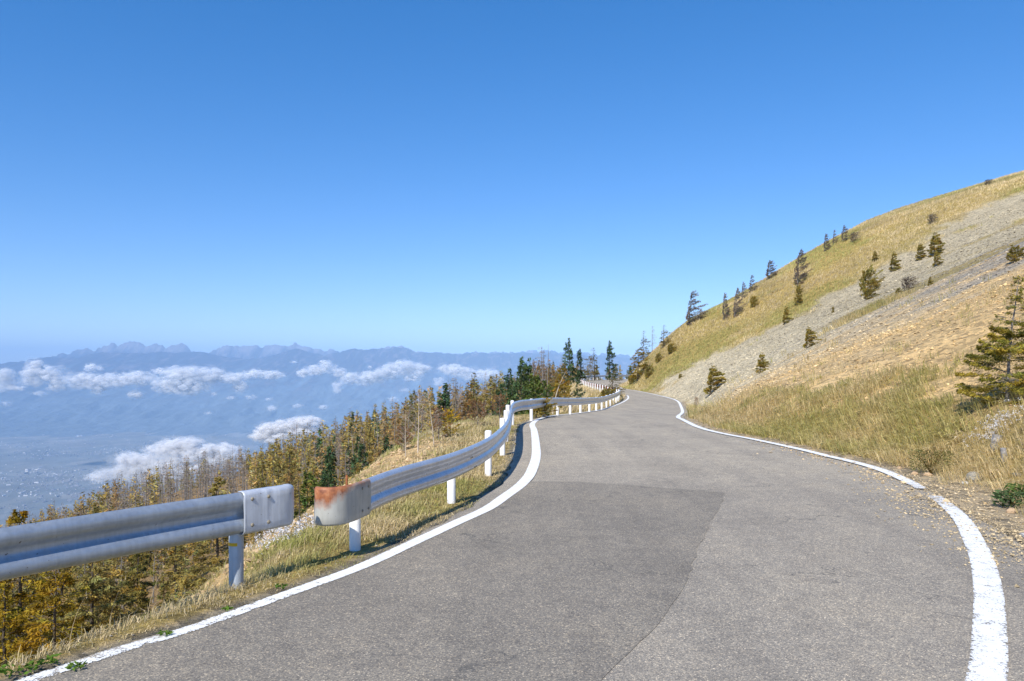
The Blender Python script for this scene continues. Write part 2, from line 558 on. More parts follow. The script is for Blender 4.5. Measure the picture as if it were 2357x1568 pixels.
def mat_metal(name, c, rust=0.0, rough=.4, metal=.85, zlo=.70, zhi=.78, xr_=None):
    """galvanised sheet; rust eats down from the top edge"""
    m, nt, out = mat(name)
    co = wpos(nt)
    n1 = noise(nt, co, 3.0, 6, .65)
    base = ramp(nt, n1, [(.25, tuple(x * .80 for x in c)), (.75, tuple(min(1, x * 1.08) for x in c))])
    mp = N(nt, 'ShaderNodeMapping')
    mp.inputs['Scale'].default_value = (30, 30, 1.5)
    nt.links.new(co, mp.inputs['Vector'])
    st = ramp(nt, noise(nt, mp.outputs[0], 1.0, 4, .6), [(.35, (.80, .80, .80)), (.6, (1, 1, 1))])
    base = mixc(nt, .7, base, st, 'MULTIPLY')
    spots = ramp(nt, noise(nt, co, 38, 2, .5), [(.245, (.25, .17, .12)), (.275, (1, 1, 1))])
    base = mixc(nt, .8, base, spots, 'MULTIPLY')
    rg = noise(nt, co, 14, 5, .6)
    r_out = ramp(nt, rg, [(.3, (rough * .8,) * 3), (.7, (min(1, rough * 1.3),) * 3)])
    p = principled(nt, out, base, r_out, metal, .5, n1, .12, .01)
    if rust > 0:
        sx = N(nt, 'ShaderNodeSeparateXYZ')
        nt.links.new(co, sx.inputs[0])
        mr = N(nt, 'ShaderNodeMapRange')
        mr.inputs[1].default_value, mr.inputs[2].default_value = zlo, zhi
        nt.links.new(sx.outputs[2], mr.inputs[0])
        n3 = noise(nt, mp.outputs[0], .5, 5, .7)
        n4 = noise(nt, co, 9, 5, .7)
        a1 = N(nt, 'ShaderNodeMath', operation='ADD')
        nt.links.new(n3, a1.inputs[0])
        nt.links.new(n4, a1.inputs[1])
        ad = N(nt, 'ShaderNodeMath', operation='MULTIPLY_ADD')
        nt.links.new(a1.outputs[0], ad.inputs[0])
        ad.inputs[1].default_value = .5
        nt.links.new(mr.outputs[0], ad.inputs[2])
        hf = N(nt, 'ShaderNodeMath', operation='MULTIPLY')
        nt.links.new(ad.outputs[0], hf.inputs[0])
        hf.inputs[1].default_value = .5
        if xr_:
            mx_ = N(nt, 'ShaderNodeMapRange')
            mx_.inputs[1].default_value, mx_.inputs[2].default_value, mx_.inputs[3].default_value, mx_.inputs[4].default_value = xr_
            nt.links.new(sx.outputs[0], mx_.inputs[0])
            h2 = N(nt, 'ShaderNodeMath', operation='ADD')
            nt.links.new(hf.outputs[0], h2.inputs[0])
            nt.links.new(mx_.outputs[0], h2.inputs[1])
            hf = h2
        f = ramp(nt, hf.outputs[0], [(rust, (0, 0, 0)), (rust + .16, (1, 1, 1))])
        rc = ramp(nt, rg, [(.3, (.15, .045, .018)), (.55, (.36, .13, .05)), (.75, (.50, .26, .13))])
        c2 = mixc(nt, f, base, rc)
        nt.links.new(c2, p.inputs['Base Color'])
        inv = N(nt, 'ShaderNodeMath', operation='MULTIPLY_ADD')
        nt.links.new(f, inv.inputs[0])
        inv.inputs[1].default_value = -metal
        inv.inputs[2].default_value = metal
        nt.links.new(inv.outputs[0], p.inputs['Metallic'])
    return m


M_EARTH = mat_ground()
M_ASPH = mat_asphalt("weathered_asphalt", 1.0)
M_PATCH = mat_asphalt("darker_asphalt", .79)
M_LINE = mat_line()
M_BARK = mat_simple("bark", (.05, .04, .03), (.14, .115, .09), 14)
M_GREYBARK = mat_simple("grey_bark", (.13, .115, .10), (.27, .245, .22), 14)
M_BIRCH = mat_simple("pale_bark", (.38, .31, .24), (.62, .54, .44), 20)
M_RUSTY = mat_foliage("larch_autumn", (.29, .18, .07), (.41, .29, .115))
M_OLIVE = mat_foliage("larch_olive", (.21, .18, .05), (.37, .285, .085))
M_GOLD = mat_foliage("larch_gold", (.30, .215, .022), (.36, .235, .03))
M_SPRUCE = mat_foliage("spruce_green", (.06, .10, .045), (.085, .13, .05), .2)
M_PINE = mat_foliage("pine_green", (.10, .15, .04), (.13, .165, .04), .3)
M_GREYTWIG = mat_foliage("grey_twigs", (.22, .175, .14), (.30, .24, .19), .1)
M_YELLOW = mat_foliage("yellow_leaves", (.55, .36, .03), (.5, .33, .04), .4)
M_REDSHRUB = mat_foliage("russet_twigs", (.24, .115, .055), (.28, .15, .06), .3)
M_GREENPLANT = mat_foliage("green_leaves", (.11, .20, .03), (.14, .22, .04), .4)
M_GRASS = mat_foliage("grass_blades", (1, 1, 1), (1, 1, 1), .35)
M_STONE = mat_simple("scree_stone", (.62, .62, .62), (1.1, 1.1, 1.1), 9, .92, .5, .03, attr=True)
M_ROCK = mat_simple("lichen_rock", (.22, .20, .16), (.50, .46, .38), 9, .95, .8, .03)
M_WOOD = mat_simple("weathered_wood", (.20, .19, .18), (.42, .40, .38), 16, .9, .5, .01)
M_CONC = mat_simple("worn_concrete", (.36, .34, .30), (.52, .49, .44), 12, .95, .4, .01)
M_GALV = mat_metal("galvanised_steel", (.43, .48, .54), 0, .42, .55)
M_GALVEND = mat_metal("galvanised_end", (.62, .655, .71), .66, .45, .3, .735, .80)
M_GALV2 = mat_metal("bright_steel", (.62, .65, .70), 0, .32, .55)
M_RUSTEND = mat_metal("rusting_steel", (.47, .465, .42), .455, .55, .2, .40, .74, (-1.72, -1.52, .08, -.13))
M_RUSTRAIL = mat_metal("rusted_rail", (.5, .47, .43), .25, .7, .2, -2.5, -.9)
M_BOLT = mat_simple("dull_bolt", (.20, .17, .12), (.34, .30, .23), 60, .6, .2)
M_POSTW = mat_simple("white_post_paint", (.76, .76, .77), (.86, .86, .86), 5, .5, .05)
M_POSTG = mat_metal("grey_post", (.44, .49, .55), 0, .5, .2)
M_TAPE = mat_simple("yellow_tape", (.58, .36, .02), (.66, .42, .03), 20, .5, .05)
M_RUST = mat_simple("rust", (.16, .05, .02), (.36, .14, .06), 30, .9, .4)

# ------------------------------------------------------------------ ground sheet
gz, gd, gl, gr_ = ground(GX, GY, True)
gg, grock, gn1 = zones(GX, GY, gd, gl, gr_)
rad = np.hypot(GX, GY)
mixg = fbm(GX * .25, GY * .25, 71)
gcol = DRY[None] * (1 - .55 * mixg[:, None]) + GREEN[None] * .55 * mixg[:, None]
gcol *= 1.0
col = grock * (1 - gg[:, None]) + gcol * gg[:, None]
litter = np.array([.27, .18, .08])
lit = np.where(gl, sstep(4.5, 8, gd), 0)
col = col * (1 - lit[:, None]) + litter[None] * lit[:, None]
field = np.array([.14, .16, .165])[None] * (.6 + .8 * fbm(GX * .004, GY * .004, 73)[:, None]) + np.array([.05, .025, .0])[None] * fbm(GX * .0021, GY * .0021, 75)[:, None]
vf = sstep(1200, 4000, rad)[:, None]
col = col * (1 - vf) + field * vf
inside = (~gl) & (~gr_)
col[inside] = (.3, .26, .2)
edgeL = np.where(gl, sstep(.22, .05, gd), 0)[:, None]
col = col * (1 - edgeL) + np.array([.27, .24, .18]) * edgeL
gwid = np.interp(GY, [6, 8.5, 10, 11.5, 14], [.5, 1.1, 1.3, 1.0, .5])
gsh = np.where(gr_ & (GY < 60), 1.0, 0) * sstep(1.0, .7, gd / gwid)
col = col * (1 - gsh[:, None]) + np.array([.46, .37, .24])[None] * gsh[:, None]
I = np.arange(len(rr) * nth).reshape(len(rr), nth)
GQ = np.stack([I[:-1, :-1].ravel(), I[1:, :-1].ravel(), I[1:, 1:].ravel(), I[:-1, 1:].ravel()], 1)[:, ::-1]
link("ground", mesh_from("ground", np.c_[GX, GY, gz], GQ, col, smooth=True, mats=[M_EARTH]), kind='structure')

# ------------------------------------------------------------------ road
ys = np.unique(np.r_[np.arange(-12, 30, .2), np.arange(30, 80, .4), np.arange(80, 160, 1.0)])
xl, xr = xof(PL, ys), xof(PR, ys)
nc = 13
t = np.linspace(0, 1, nc)
RX = xl[:, None] * (1 - t) + xr[:, None] * t
wob = (vnoise(ys * 3.1, ys * 0, 5) - .5) * .10
RX[:, 0] += wob
RX[:, -1] += (vnoise(ys * 2.3, ys * 0, 6) - .5) * .12
RY = np.repeat(ys[:, None], nc, 1)
RZ = zr(RY) + .012
RZ[:, 0] -= .03
RZ[:, -1] -= .03
I = np.arange(RX.size).reshape(RX.shape)


def gridq(I):
    return np.stack([I[:-1, :-1].ravel(), I[:-1, 1:].ravel(), I[1:, 1:].ravel(), I[1:, :-1].ravel()], 1)


link("road", mesh_from("road", np.c_[RX.ravel(), RY.ravel(), RZ.ravel()], gridq(I), smooth=True, mats=[M_ASPH]), kind='structure')
# darker resurfaced panel
ps = np.arange(-2, 12.1, .15)
px_r = np.interp(ps, [-2, 2, 4.45, 5.22, 6.0, 9.0, 10.9, 11.65, 12.05, 12.2], [-2.0, -.3, .51, .93, 1.30, 2.37, 3.06, 1.74, .8, .3])
px_l = xof(LL, ps) - .02
PX = px_l[:, None] * (1 - t) + np.maximum(px_r, px_l + .02)[:, None] * t
PX[:, -1] += (vnoise(ps * 6, ps * 0, 8) - .5) * .06
PY = np.repeat(ps[:, None], nc, 1)
I = np.arange(PX.size).reshape(PX.shape)
link("road_resurfaced_panel", mesh_from("panel", np.c_[PX.ravel(), PY.ravel(), (zr(PY) + .016).ravel()], gridq(I), smooth=True, mats=[M_PATCH]), kind='structure')


def paint(name, P, wfun, wearfun, lo, hi, gaps=()):
    P = P[(P[:, 1] > lo) & (P[:, 1] < hi)]
    P = catmull(P[::3], .12)
    cols_ = np.linspace(-.5, .5, 7)
    w = wfun(P[:, 1])
    T = np.gradient(P, axis=0)
    T /= np.linalg.norm(T, axis=1)[:, None] + 1e-9
    Nn = np.stack([T[:, 1], -T[:, 0]], 1)
    V = P[:, None, :] + Nn[:, None, :] * (cols_[None, :, None] * w[:, None, None])
    z = zr(V[..., 1]) + .021
    I = np.arange(V.shape[0] * 7).reshape(-1, 7)
    Q = gridq(I)
    yc = np.repeat(P[:-1, 1], 6)
    keep = np.ones(len(Q), bool)
    for a, b in gaps:
        keep &= ~((yc > a) & (yc < b))
    wear = np.repeat(wearfun(P[:, 1])[:, None], 7, 1)
    edge = np.repeat(np.abs(cols_ * 2)[None], len(P), 0)
    me = mesh_from(name, np.c_[V.reshape(-1, 2), z.ravel()], Q[keep], attrs={"wear": wear.ravel(), "edge": edge.ravel()}, smooth=True, mats=[M_LINE])
    link(name, me, kind='structure')


paint("road_edge_line", LL, lambda y: np.interp(y, [3, 5, 7, 9, 12, 20, 30, 60], [.12, .13, .15, .165, .185, .19, .16, .14]),
      lambda y: np.interp(y, [3, 4.8, 5.6, 6.5, 8, 11], [.27, .25, .20, .14, .09, .03]), -3, 79)
paint("road_edge_line", RL, lambda y: np.interp(y, [3, 6, 12, 40], [.20, .21, .19, .17]),
      lambda y: np.interp(y, [4, 6, 8.5, 9.5, 10.3, 11.5, 12.5, 14], [.16, .15, .14, .18, .27, .24, .10, .04]), -2, 97, gaps=[(10.55, 11.2)])

EPROF2 = [(.040, .786), (.058, .780), (.067, .762), (.069, .70), (.069, .60), (.069, .50), (.067, .445), (.058, .424), (.040, .418)]
# ------------------------------------------------------------------ guardrails
WPROF = [(0.002, .775), (.018, .770), (.045, .748), (.058, .725), (.058, .695), (.048, .668), (.022, .640), (.006, .622), (.002, .600),
         (.006, .578), (.022, .560), (.048, .532), (.058, .505), (.058, .475), (.045, .452), (.018, .430), (.002, .425)]
EPROF = [(-.02, .782), (.03, .782), (.055, .772), (.067, .75), (.069, .70), (.069, .60), (.069, .50), (.067, .45), (.055, .428), (.03, .418), (-.02, .418)]


def frames(P):
    T = np.gradient(P, axis=0)
    T /= np.linalg.norm(T, axis=1)[:, None] + 1e-9
    return T, np.stack([T[:, 1], -T[:, 0]], 1)


def sweep(P, prof, zb, thick=.004, dent=0.0, twist=0.0):
    T, Nn = frames(P)
    pr = np.array(prof)
    d = np.gradient(pr, axis=0)
    d /= np.linalg.norm(d, axis=1)[:, None]
    back = pr - np.stack([-d[:, 1], d[:, 0]], 1) * thick
    ring = np.vstack([pr, back[::-1]])
    m = len(ring)
    off = np.repeat(ring[None, :, 0], len(P), 0).copy()
    if dent:
        s = np.arange(len(P))
        off += dent * (fbm(s[:, None] * .35, ring[None, :, 1] * 12, 3) - .5)
    zz = ring[None, :, 1] + zb[:, None]
    V = np.concatenate([P[:, None, :] + Nn[:, None, :] * off[..., None], zz[..., None]], 2)
    I = np.arange(len(P) * m).reshape(len(P), m)
    J = np.roll(I, -1, axis=1)
    Q = np.stack([I[:-1].ravel(), I[1:].ravel(), J[1:].ravel(), J[:-1].ravel()], 1)
    nf = len(prof)
    caps = []
    for row in (I[0], I[-1]):
        for k in range(nf - 1):
            caps.append((row[k], row[k + 1], row[m - 2 - k], row[m - 1 - k]))
    return V.reshape(-1, 3), np.vstack([Q, np.array(caps)])


def lathe(profile, seg=16, x=0, y=0, z=0):
    pr = np.array(profile)
    a = np.linspace(0, 2 * np.pi, seg, endpoint=False)
    V = np.stack([x + pr[:, None, 0] * np.cos(a), y + pr[:, None, 0] * np.sin(a), z + pr[:, None, 1] + 0 * a], 2).reshape(-1, 3)
    I = np.arange(len(pr) * seg).reshape(len(pr), seg)
    J = np.roll(I, -1, 1)
    return V, np.stack([I[:-1].ravel(), J[:-1].ravel(), J[1:].ravel(), I[1:].ravel()], 1)


def join(parts):
    V, Q, o = [], [], 0
    for v, q in parts:
        V.append(v)
        Q.append(q + o)
        o += len(v)
    return np.vstack(V), np.vstack(Q)


def bolt_geo(p, n, r=.014, h=.012):
    """domed bolt head at p facing n"""
    v, q = lathe([(0, h), (r * .6, h * .9), (r * .95, h * .5), (r, 0), (r * 1.0, -.004)], 12)
    n = Vector(n).normalized()
    qt = n.to_track_quat('Z', 'Y').to_matrix()
    return v @ np.array(qt).T + np.array(p), q


def post(parent, x, y, zg, top, m, r=.057, name="post"):
    v, q = lathe([(r, 0), (r, top - .015), (r * .93, top - .004), (r * .6, top + .004), (.001, top + .006)], 18, x, y, zg)
    o = link(name, mesh_from(name, v, q, smooth=True, mats=[m]), parent)
    return o


def arcpts(P, step):
    P = catmull(P, .05)
    s = np.r_[0, np.cumsum(np.linalg.norm(np.diff(P, axis=0), axis=1))]
    q = np.arange(0, s[-1], step)
    return np.stack([np.interp(q, s, P[:, 0]), np.interp(q, s, P[:, 1])], 1)


def rail_z(P):
    return zr(P[:, 1])


def low_z(P):
    return zr(P[:, 1]) - .085 * (1 - sstep(20, 28, P[:, 1]))


# near rail, cut off by a flat steel end
near = arcpts([(-13, -9.5), (-8.6, -2.6), (-5.6, 1.7), (-3.38, 5.0), (-2.26, 6.46), (-1.90, 6.93)], .12)
root = link("guardrail", None, label="weathered grey steel guardrail beside the near verge, ending in a flat bolted end plate", category="guardrail")
cut = near[:, 1] < 6.56
v, q = sweep(near[cut], WPROF, rail_z(near[cut]))
link("rail_beam", mesh_from("rail_beam", v, q, smooth=True, mats=[M_GALV]), root)
endp = arcpts([(-2.30, 6.41), (-2.22, 6.515), (-2.11, 6.66), (-2.045, 6.745), (-2.02, 6.78), (-2.02, 6.795), (-2.035, 6.815)], .02)
v, q = sweep(endp, EPROF, rail_z(endp), .004, .02)
ep = link("end_plate", mesh_from("end_plate", v, q, smooth=True, mats=[M_GALVEND]), root)
T, Nn = frames(endp)
for si, hz in ((4, .715), (4, .495), (12, .715), (12, .495)):
    p = endp[si] + Nn[si] * .066
    v, q = bolt_geo((p[0], p[1], hz), (*Nn[si], 0), .017, .014)
    link("bolt", mesh_from("bolt", v, q, smooth=True, mats=[M_BOLT]), ep)
npx = near[np.argmin(np.abs(near[:, 1] - 6.47))]
for yy in (6.47, 3.0, -.5):
    k = np.argmin(np.abs(near[:, 1] - yy))
    x0, y0 = near[k] - frames(near)[1][k] * .075
    po = post(root, x0, y0, float(ground(x0, y0)[0]) - .15, .86, M_POSTG, .06)
    if yy > 6:
        a = np.radians(np.linspace(-185, -62, 12))
        tv = np.concatenate([np.stack([x0 + .0615 * np.cos(a), y0 + .0615 * np.sin(a), np.full(12, z_)], 1) for z_ in (.318, .346)])
        I = np.arange(24).reshape(2, 12)
        link("yellow_tape", mesh_from("tape", tv, gridq(I), smooth=True, mats=[M_TAPE]), po)

# long rail round the bend
R2 = [(-1.51, 7.65), (-1.29, 8.56), (-.78, 10.1), (-.44, 11.8), (-.25, 13.6), (-.12, 15.8), (-.06, 19.3), (-.03, 22.4), (.06, 24.2),
      (.30, 25.7), (.72, 27.0), (1.60, 31.2), (2.95, 36.2), (4.5, 42.2), (5.95, 48.4), (7.9, 57.5), (9.25, 65.0), (9.55, 68.5)]
r2 = arcpts(R2, .15)
root = link("guardrail", None, label="long silver guardrail on white posts round the bend, its near end rusted and curled back", category="guardrail")
v, q = sweep(r2, WPROF, low_z(r2))
link("rail_beam", mesh_from("rail_beam", v, q, smooth=True, mats=[M_GALV2]), root)
e2 = arcpts([(-1.495, 7.71), (-1.535, 7.54), (-1.58, 7.37), (-1.635, 7.25), (-1.70, 7.195), (-1.775, 7.19), (-1.815, 7.23)][::-1], .02)
v, q = sweep(e2, EPROF2, low_z(e2), .004, .012)
ep = link("end_plate", mesh_from("end_plate", v, q, smooth=True, mats=[M_RUSTEND]), root, label="rusty curled end plate")
T, Nn = frames(e2)
ks = [int(len(e2) * .70), int(len(e2) * .90)]
for si in ks:
    for hz in (.63, .41):
        p = e2[si] + Nn[si] * .066
        v, q = bolt_geo((p[0], p[1], hz), (*Nn[si], 0), .015, .012)
        link("bolt", mesh_from("bolt", v, q, smooth=True, mats=[M_BOLT]), ep)
v, q = lathe([(.012, 0), (.012, .10), (.001, .105)], 8, -1.60, 7.36, .68)
link("rusty_pin", mesh_from("pin", v, q, smooth=True, mats=[M_RUST]), ep)
s = np.r_[0, np.cumsum(np.linalg.norm(np.diff(r2, axis=0), axis=1))]
T, Nn = frames(r2)
for k, sp in enumerate([.02, 2.75] + list(np.arange(5.3, s[-1], 2.9))):
    i = np.argmin(np.abs(s - sp))
    x0, y0 = r2[i] - Nn[i] * .075
    zg = float(zr(y0))
    gz0 = float(ground(x0, y0)[0])
    post(root, x0, y0, gz0 - .1, zg + (.64 if sp < 4 else .745 if y0 < 24 else .775) - gz0 + .1, M_POSTW, .057)
for sp in (3.4, 7.4, 11.4, 19.4, 27.4):            # splice bolts
    i = np.argmin(np.abs(s - sp))
    for ds in (-1, 1):
        for hz, of in ((.735, .053), (.60, .002), (.47, .056)):
            p = r2[i] + T[i] * .045 * ds + Nn[i] * of
            v, q = bolt_geo((p[0], p[1], float(low_z(p[None])[0]) + hz), (*Nn[i], 0), .013, .009)
            link("splice_bolt", mesh_from("bolt", v, q, smooth=True, mats=[M_BOLT]), root)

# rusty rail beyond the bend, and the bright one across the far curve
for pts, m, pm, lab in (
        ([(9.85, 71), (9.75, 80), (9.45, 95), (9.4, 111)], M_RUSTRAIL, M_POSTW, "brown rusted guardrail edging the far stretch of road above the grassy bank"),
        ([(9.45, 113.5), (10.6, 119.5), (12.7, 126), (15.5, 132), (20.6, 138.5), (30, 146), (44, 156)], M_GALV2, M_POSTW, "short bright guardrail across the farthest curve under the spruces")):
    p2 = arcpts(pts, .5)
    root = link("guardrail", None, label=lab, category="guardrail")
    v, q = sweep(p2, WPROF, rail_z(p2), .006)
    link("rail_beam", mesh_from("rail_beam", v, q, smooth=True, mats=[m]), root)
    T, Nn = frames(p2)
    for i in range(0, len(p2), 4):
        x0, y0 = p2[i] - Nn[i] * .075
        gz0 = float(ground(x0, y0)[0])
        post(root, x0, y0, gz0 - .1, float(zr(y0)) + .8 - gz0 + .1, pm, .057)

# ------------------------------------------------------------------ trees


def tubes(P, R, sides):
    """P (b,k,3) centre lines, R (b,k) radii -> verts, quads"""
    b, k, _ = P.shape
    T = np.gradient(P, axis=1)
    T /= np.linalg.norm(T, axis=2)[..., None] + 1e-9
    ref = np.where(np.abs(T[..., 2:3]) > .9, np.array([1., 0, 0]), np.array([0, 0, 1.]))
    A = np.cross(T, ref)
    A /= np.linalg.norm(A, axis=2)[..., None] + 1e-9
    B = np.cross(T, A)
    a = np.linspace(0, 2 * np.pi, sides, endpoint=False)
    V = P[:, :, None] + R[:, :, None, None] * (A[:, :, None] * np.cos(a)[None, None, :, None] + B[:, :, None] * np.sin(a)[None, None, :, None])
    I = np.arange(b * k * sides).reshape(b, k, sides)
    J = np.roll(I, -1, 2)
    Q = np.stack([I[:, :-1].ravel(), J[:, :-1].ravel(), J[:, 1:].ravel(), I[:, 1:].ravel()], 1)
    return V.reshape(-1, 3), Q


def tufts(C, A, L, W, r):
    """leaf-like quads: centres C, long axis A, length L, width W"""
    n = len(C)
    A = A / (np.linalg.norm(A, axis=1)[:, None] + 1e-9)
    B = np.cross(A, r.normal(size=(n, 3)))
    B /= np.linalg.norm(B, axis=1)[:, None] + 1e-9
    a, b = A * L[:, None] * .5, B * W[:, None] * .5
    V = np.stack([C - a, C + b - a * .1, C + a, C - b - a * .1], 1).reshape(-1, 3)
    return V, np.arange(n * 4).reshape(n, 4)


def tree_geo(seed, h, nb, rad, lo=.08, prof=1.0, asym=0.0, wind=0.0, waz=0.0, up=.15, curve=-.1, nt=14, tl=.20, tw=.07, spread=.30,
             bare_top=0.0, lean=.0, r0=None, hang=.1, twigs=2, sides=3, clump=0.0, tcol=(.7, 1.35), ujit=.12):
    r = np.random.default_rng(seed)
    r0 = r0 or .011 * h + .015
    # trunk
    k = 9
    t = np.linspace(0, 1, k)
    tx = lean * h * t ** 1.7 + np.cumsum(r.normal(0, .006 * h, k)) * t
    ty = np.cumsum(r.normal(0, .006 * h, k)) * t
    tP = np.stack([tx * np.cos(waz) - ty * np.sin(waz), tx * np.sin(waz) + ty * np.cos(waz), t * h - .15 * (t == 0)], 1)
    tr = tubes(tP[None], (r0 * (1 - t) ** .85 + .004)[None], 7)
    # branches
    hb = lo + (1 - lo) * np.sort(r.random(nb)) ** .9
    hb = np.minimum(hb, .985)
    az = np.arange(nb) * 2.399 + r.normal(0, .4, nb)
    L = rad * h * (np.clip(1 - (hb - lo) / (1 - lo), 0, 1) ** prof * .93 + .07) * r.uniform(.55, 1.15, nb)
    L *= 1 - .5 * np.exp(-(hb - lo) / .06)
    L *= np.clip(1 + asym * np.cos(az - waz), .12, 3)
    s = np.linspace(0, 1, 4)
    base = np.stack([np.interp(hb, t, tP[:, i]) for i in range(3)], 1)
    upb = up + r.normal(0, ujit, nb) + .35 * np.clip(hb - .75, 0, 1) * 2
    d = np.stack([np.cos(az), np.sin(az), np.zeros(nb)], 1)
    wv = np.array([np.cos(waz), np.sin(waz), 0]) * wind

    def at(s_, i_):
        return base[i_] + d[i_] * (L[i_] * s_)[:, None] + wv[None] * (L[i_] * s_ ** 2)[:, None] + \
            np.array([0, 0, 1.])[None] * (L[i_] * (upb[i_] * s_ + curve * s_ ** 2))[:, None]
    idx = np.arange(nb)
    bP = np.stack([at(np.full(nb, q), idx) for q in s], 1)
    bR = (.0042 * h * (1 - hb * .6) * .5)[:, None] * (1 - s[None] * .8) + .0025
    parts, mi = [], []
    v, q = tubes(bP, bR, sides)
    parts.append((v, q))
    mi.append(np.ones(len(q), int))
    cols = [np.ones((len(v), 3))]
    # twigs
    if twigs:
        bi = np.repeat(idx, twigs)
        ss = r.uniform(.25, .95, len(bi))
        p0 = at(ss, bi)
        side = np.where(r.random(len(bi)) < .5, -1, 1)[:, None] * np.stack([-np.sin(az[bi]), np.cos(az[bi]), np.zeros(len(bi))], 1)
        tl_ = (L[bi] * spread * (1.15 - ss) * r.uniform(.6, 1.4, len(bi)))[:, None]
        p1 = p0 + (side * .8 + d[bi] * .7 + wv[None] * .6 + r.normal(0, .15, (len(bi), 3))) * tl_
        pm = (p0 + p1) / 2 + r.normal(0, .03, p0.shape) * tl_
        tP2 = np.stack([p0, pm, p1], 1)
        v, q = tubes(tP2, np.tile(np.array([[.003, .0025, .0015]]) * (1 + h * .12), (len(bi), 1)), 3)
        parts.append((v, q))
        mi.append(np.ones(len(q), int))
        cols.append(np.ones((len(v), 3)))
    if nt:
        cnt = np.maximum(1, (nt * (L / L.mean()) ** .8 * np.where(hb > 1 - bare_top, .12, 1)).astype(int))
        bi = np.repeat(idx, cnt)
        m = len(bi)
        ss = np.sqrt(r.uniform(.02, 1.0, m))
        if clump:
            ss = np.clip(ss + clump * np.sin(ss * 17 + bi) * .06, .05, 1.03)
        off = r.normal(0, 1, m) * spread * L[bi] * (1.1 - ss) * .55
        lat = np.stack([-np.sin(az[bi]), np.cos(az[bi]), np.zeros(m)], 1)
        C = at(ss, bi) + lat * off[:, None] + d[bi] * (np.abs(off) * .6)[:, None] + wv[None] * np.abs(off)[:, None]
        C[:, 2] += -np.abs(r.normal(0, hang, m)) * tl + r.normal(0, .25, m) * tl
        A = d[bi] * .7 + lat * np.sign(off)[:, None] * .6 + r.normal(0, .45, (m, 3)) + wv[None] * .8
        A[:, 2] += -hang
        lj = tl * r.uniform(.55, 1.4, m)
        v, q = tufts(C, A, lj, tw * r.uniform(.6, 1.4, m), r)
        parts.append((v, q))
        mi.append(np.zeros(len(q), int))
        shade = np.repeat(r.uniform(tcol[0], tcol[1], nb)[bi] * r.uniform(.8, 1.2, m), 4)[:, None]
        hue = np.repeat(r.normal(0, .10, nb)[bi] + r.normal(0, .05, m), 4)[:, None]
        cols.append(shade * np.concatenate([1 + hue, np.ones_like(hue), 1 - hue], 1))
    V, Q = join(parts)
    return tr, (V, Q, np.concatenate(mi), np.vstack(cols))


def tree_mesh(nm, leaf, bark, seed, h, **kw):
    tr, (V, Q, mi, c) = tree_geo(seed, h, **kw)
    return (mesh_from(nm + "_trunk", *tr, smooth=True, mats=[bark]),
            mesh_from(nm + "_crown", V, Q, c, mats=[leaf, bark], midx=mi), h, (tr, (V, Q, mi, c)))


def plant(name, var, x, y, z, h, label, cat, group=None, rz=None, tilt=0.0, squash=1.0):
    s = h / var[2]
    o = link(name, None, label=label, category=cat)
    o.location = (x, y, z)
    o.rotation_euler = (0, tilt, random.uniform(0, 6.28) if rz is None else rz)
    o.scale = (s * squash, s * squash, s)
    if group:
        o['group'] = group
    link("trunk", var[0], o)
    link("crown", var[1], o)
    return o


VAR = {}
M_SCRUB = mat_foliage('scrub_olive', (.30, .24, .06), (.44, .34, .08), .4)
for i in range(4):      # dense rust-brown slope larches
    VAR['rust', i] = tree_mesh("larch", M_RUSTY, M_BARK, 100 + i, 7, nb=92, rad=.20, prof=.8, nt=17, tl=.30, tw=.085, wind=.25, waz=.3, asym=.15, bare_top=.10, up=.05, tcol=(.6, 1.4))
for i in range(4):      # olive slope larches
    VAR['olive', i] = tree_mesh("larch", M_OLIVE, M_BARK, 140 + i, 7, nb=95, rad=.21, prof=.85, nt=18, tl=.30, tw=.09, wind=.2, waz=.3, asym=.15, up=.05, bare_top=.06, tcol=(.6, 1.35))
for i in range(4):      # bare grey spindles
    VAR['bare', i] = tree_mesh("larch", M_GREYTWIG, M_GREYBARK, 180 + i, 8, nb=70, rad=.125, prof=.5, nt=5, tl=.26, tw=.05, wind=.4, waz=.2, asym=.3, lo=.25, up=.2, twigs=3)
for i in range(3):      # spruces
    VAR['spruce', i] = tree_mesh("spruce", M_SPRUCE, M_BARK, 220 + i, 7, nb=95, rad=.23, prof=.85, nt=26, tl=.30, tw=.10, up=.02, curve=.12, hang=.3, lo=.04, wind=.15, asym=.15, tcol=(.5, 1.5))
for i in range(2):
    VAR['pine', i] = tree_mesh("pine", M_PINE, M_BARK, 240 + i, 6, nb=85, rad=.30, prof=.6, nt=30, tl=.30, tw=.11, up=.2, curve=.05, lo=.05, wind=.2, asym=.2, tcol=(.5, 1.4))
for i in range(2):      # hero larches, fine needles
    VAR['hero', i] = tree_mesh("larch", M_OLIVE, M_BARK, 260 + i, 4, nb=86, rad=.30, prof=.75, nt=230, tl=.085, tw=.022, ujit=.18, spread=.5, up=.04, curve=-.02, twigs=7, hang=.2, clump=1, tcol=(.6, 1.5), sides=4)
for i in range(2):
    VAR['herogold', i] = tree_mesh("larch", M_GOLD, M_BARK, 270 + i, 4, nb=80, rad=.34, prof=.7, nt=230, tl=.09, tw=.024, ujit=.18, spread=.5, up=.04, twigs=7, hang=.2, clump=1, tcol=(.55, 1.45), sides=4)
for i in range(4):      # wind-combed dark larches on the ridge
    VAR['flag', i] = tree_mesh("larch", M_GREYTWIG, M_GREYBARK, 300 + i, 4, nb=80, rad=.27, prof=.8, nt=44, tl=.19, tw=.04, wind=.35, waz=0, asym=.55, up=.40, curve=.0, ujit=.38, twigs=8, spread=.5, lean=.10, tcol=(.45, 1.0), lo=.03)
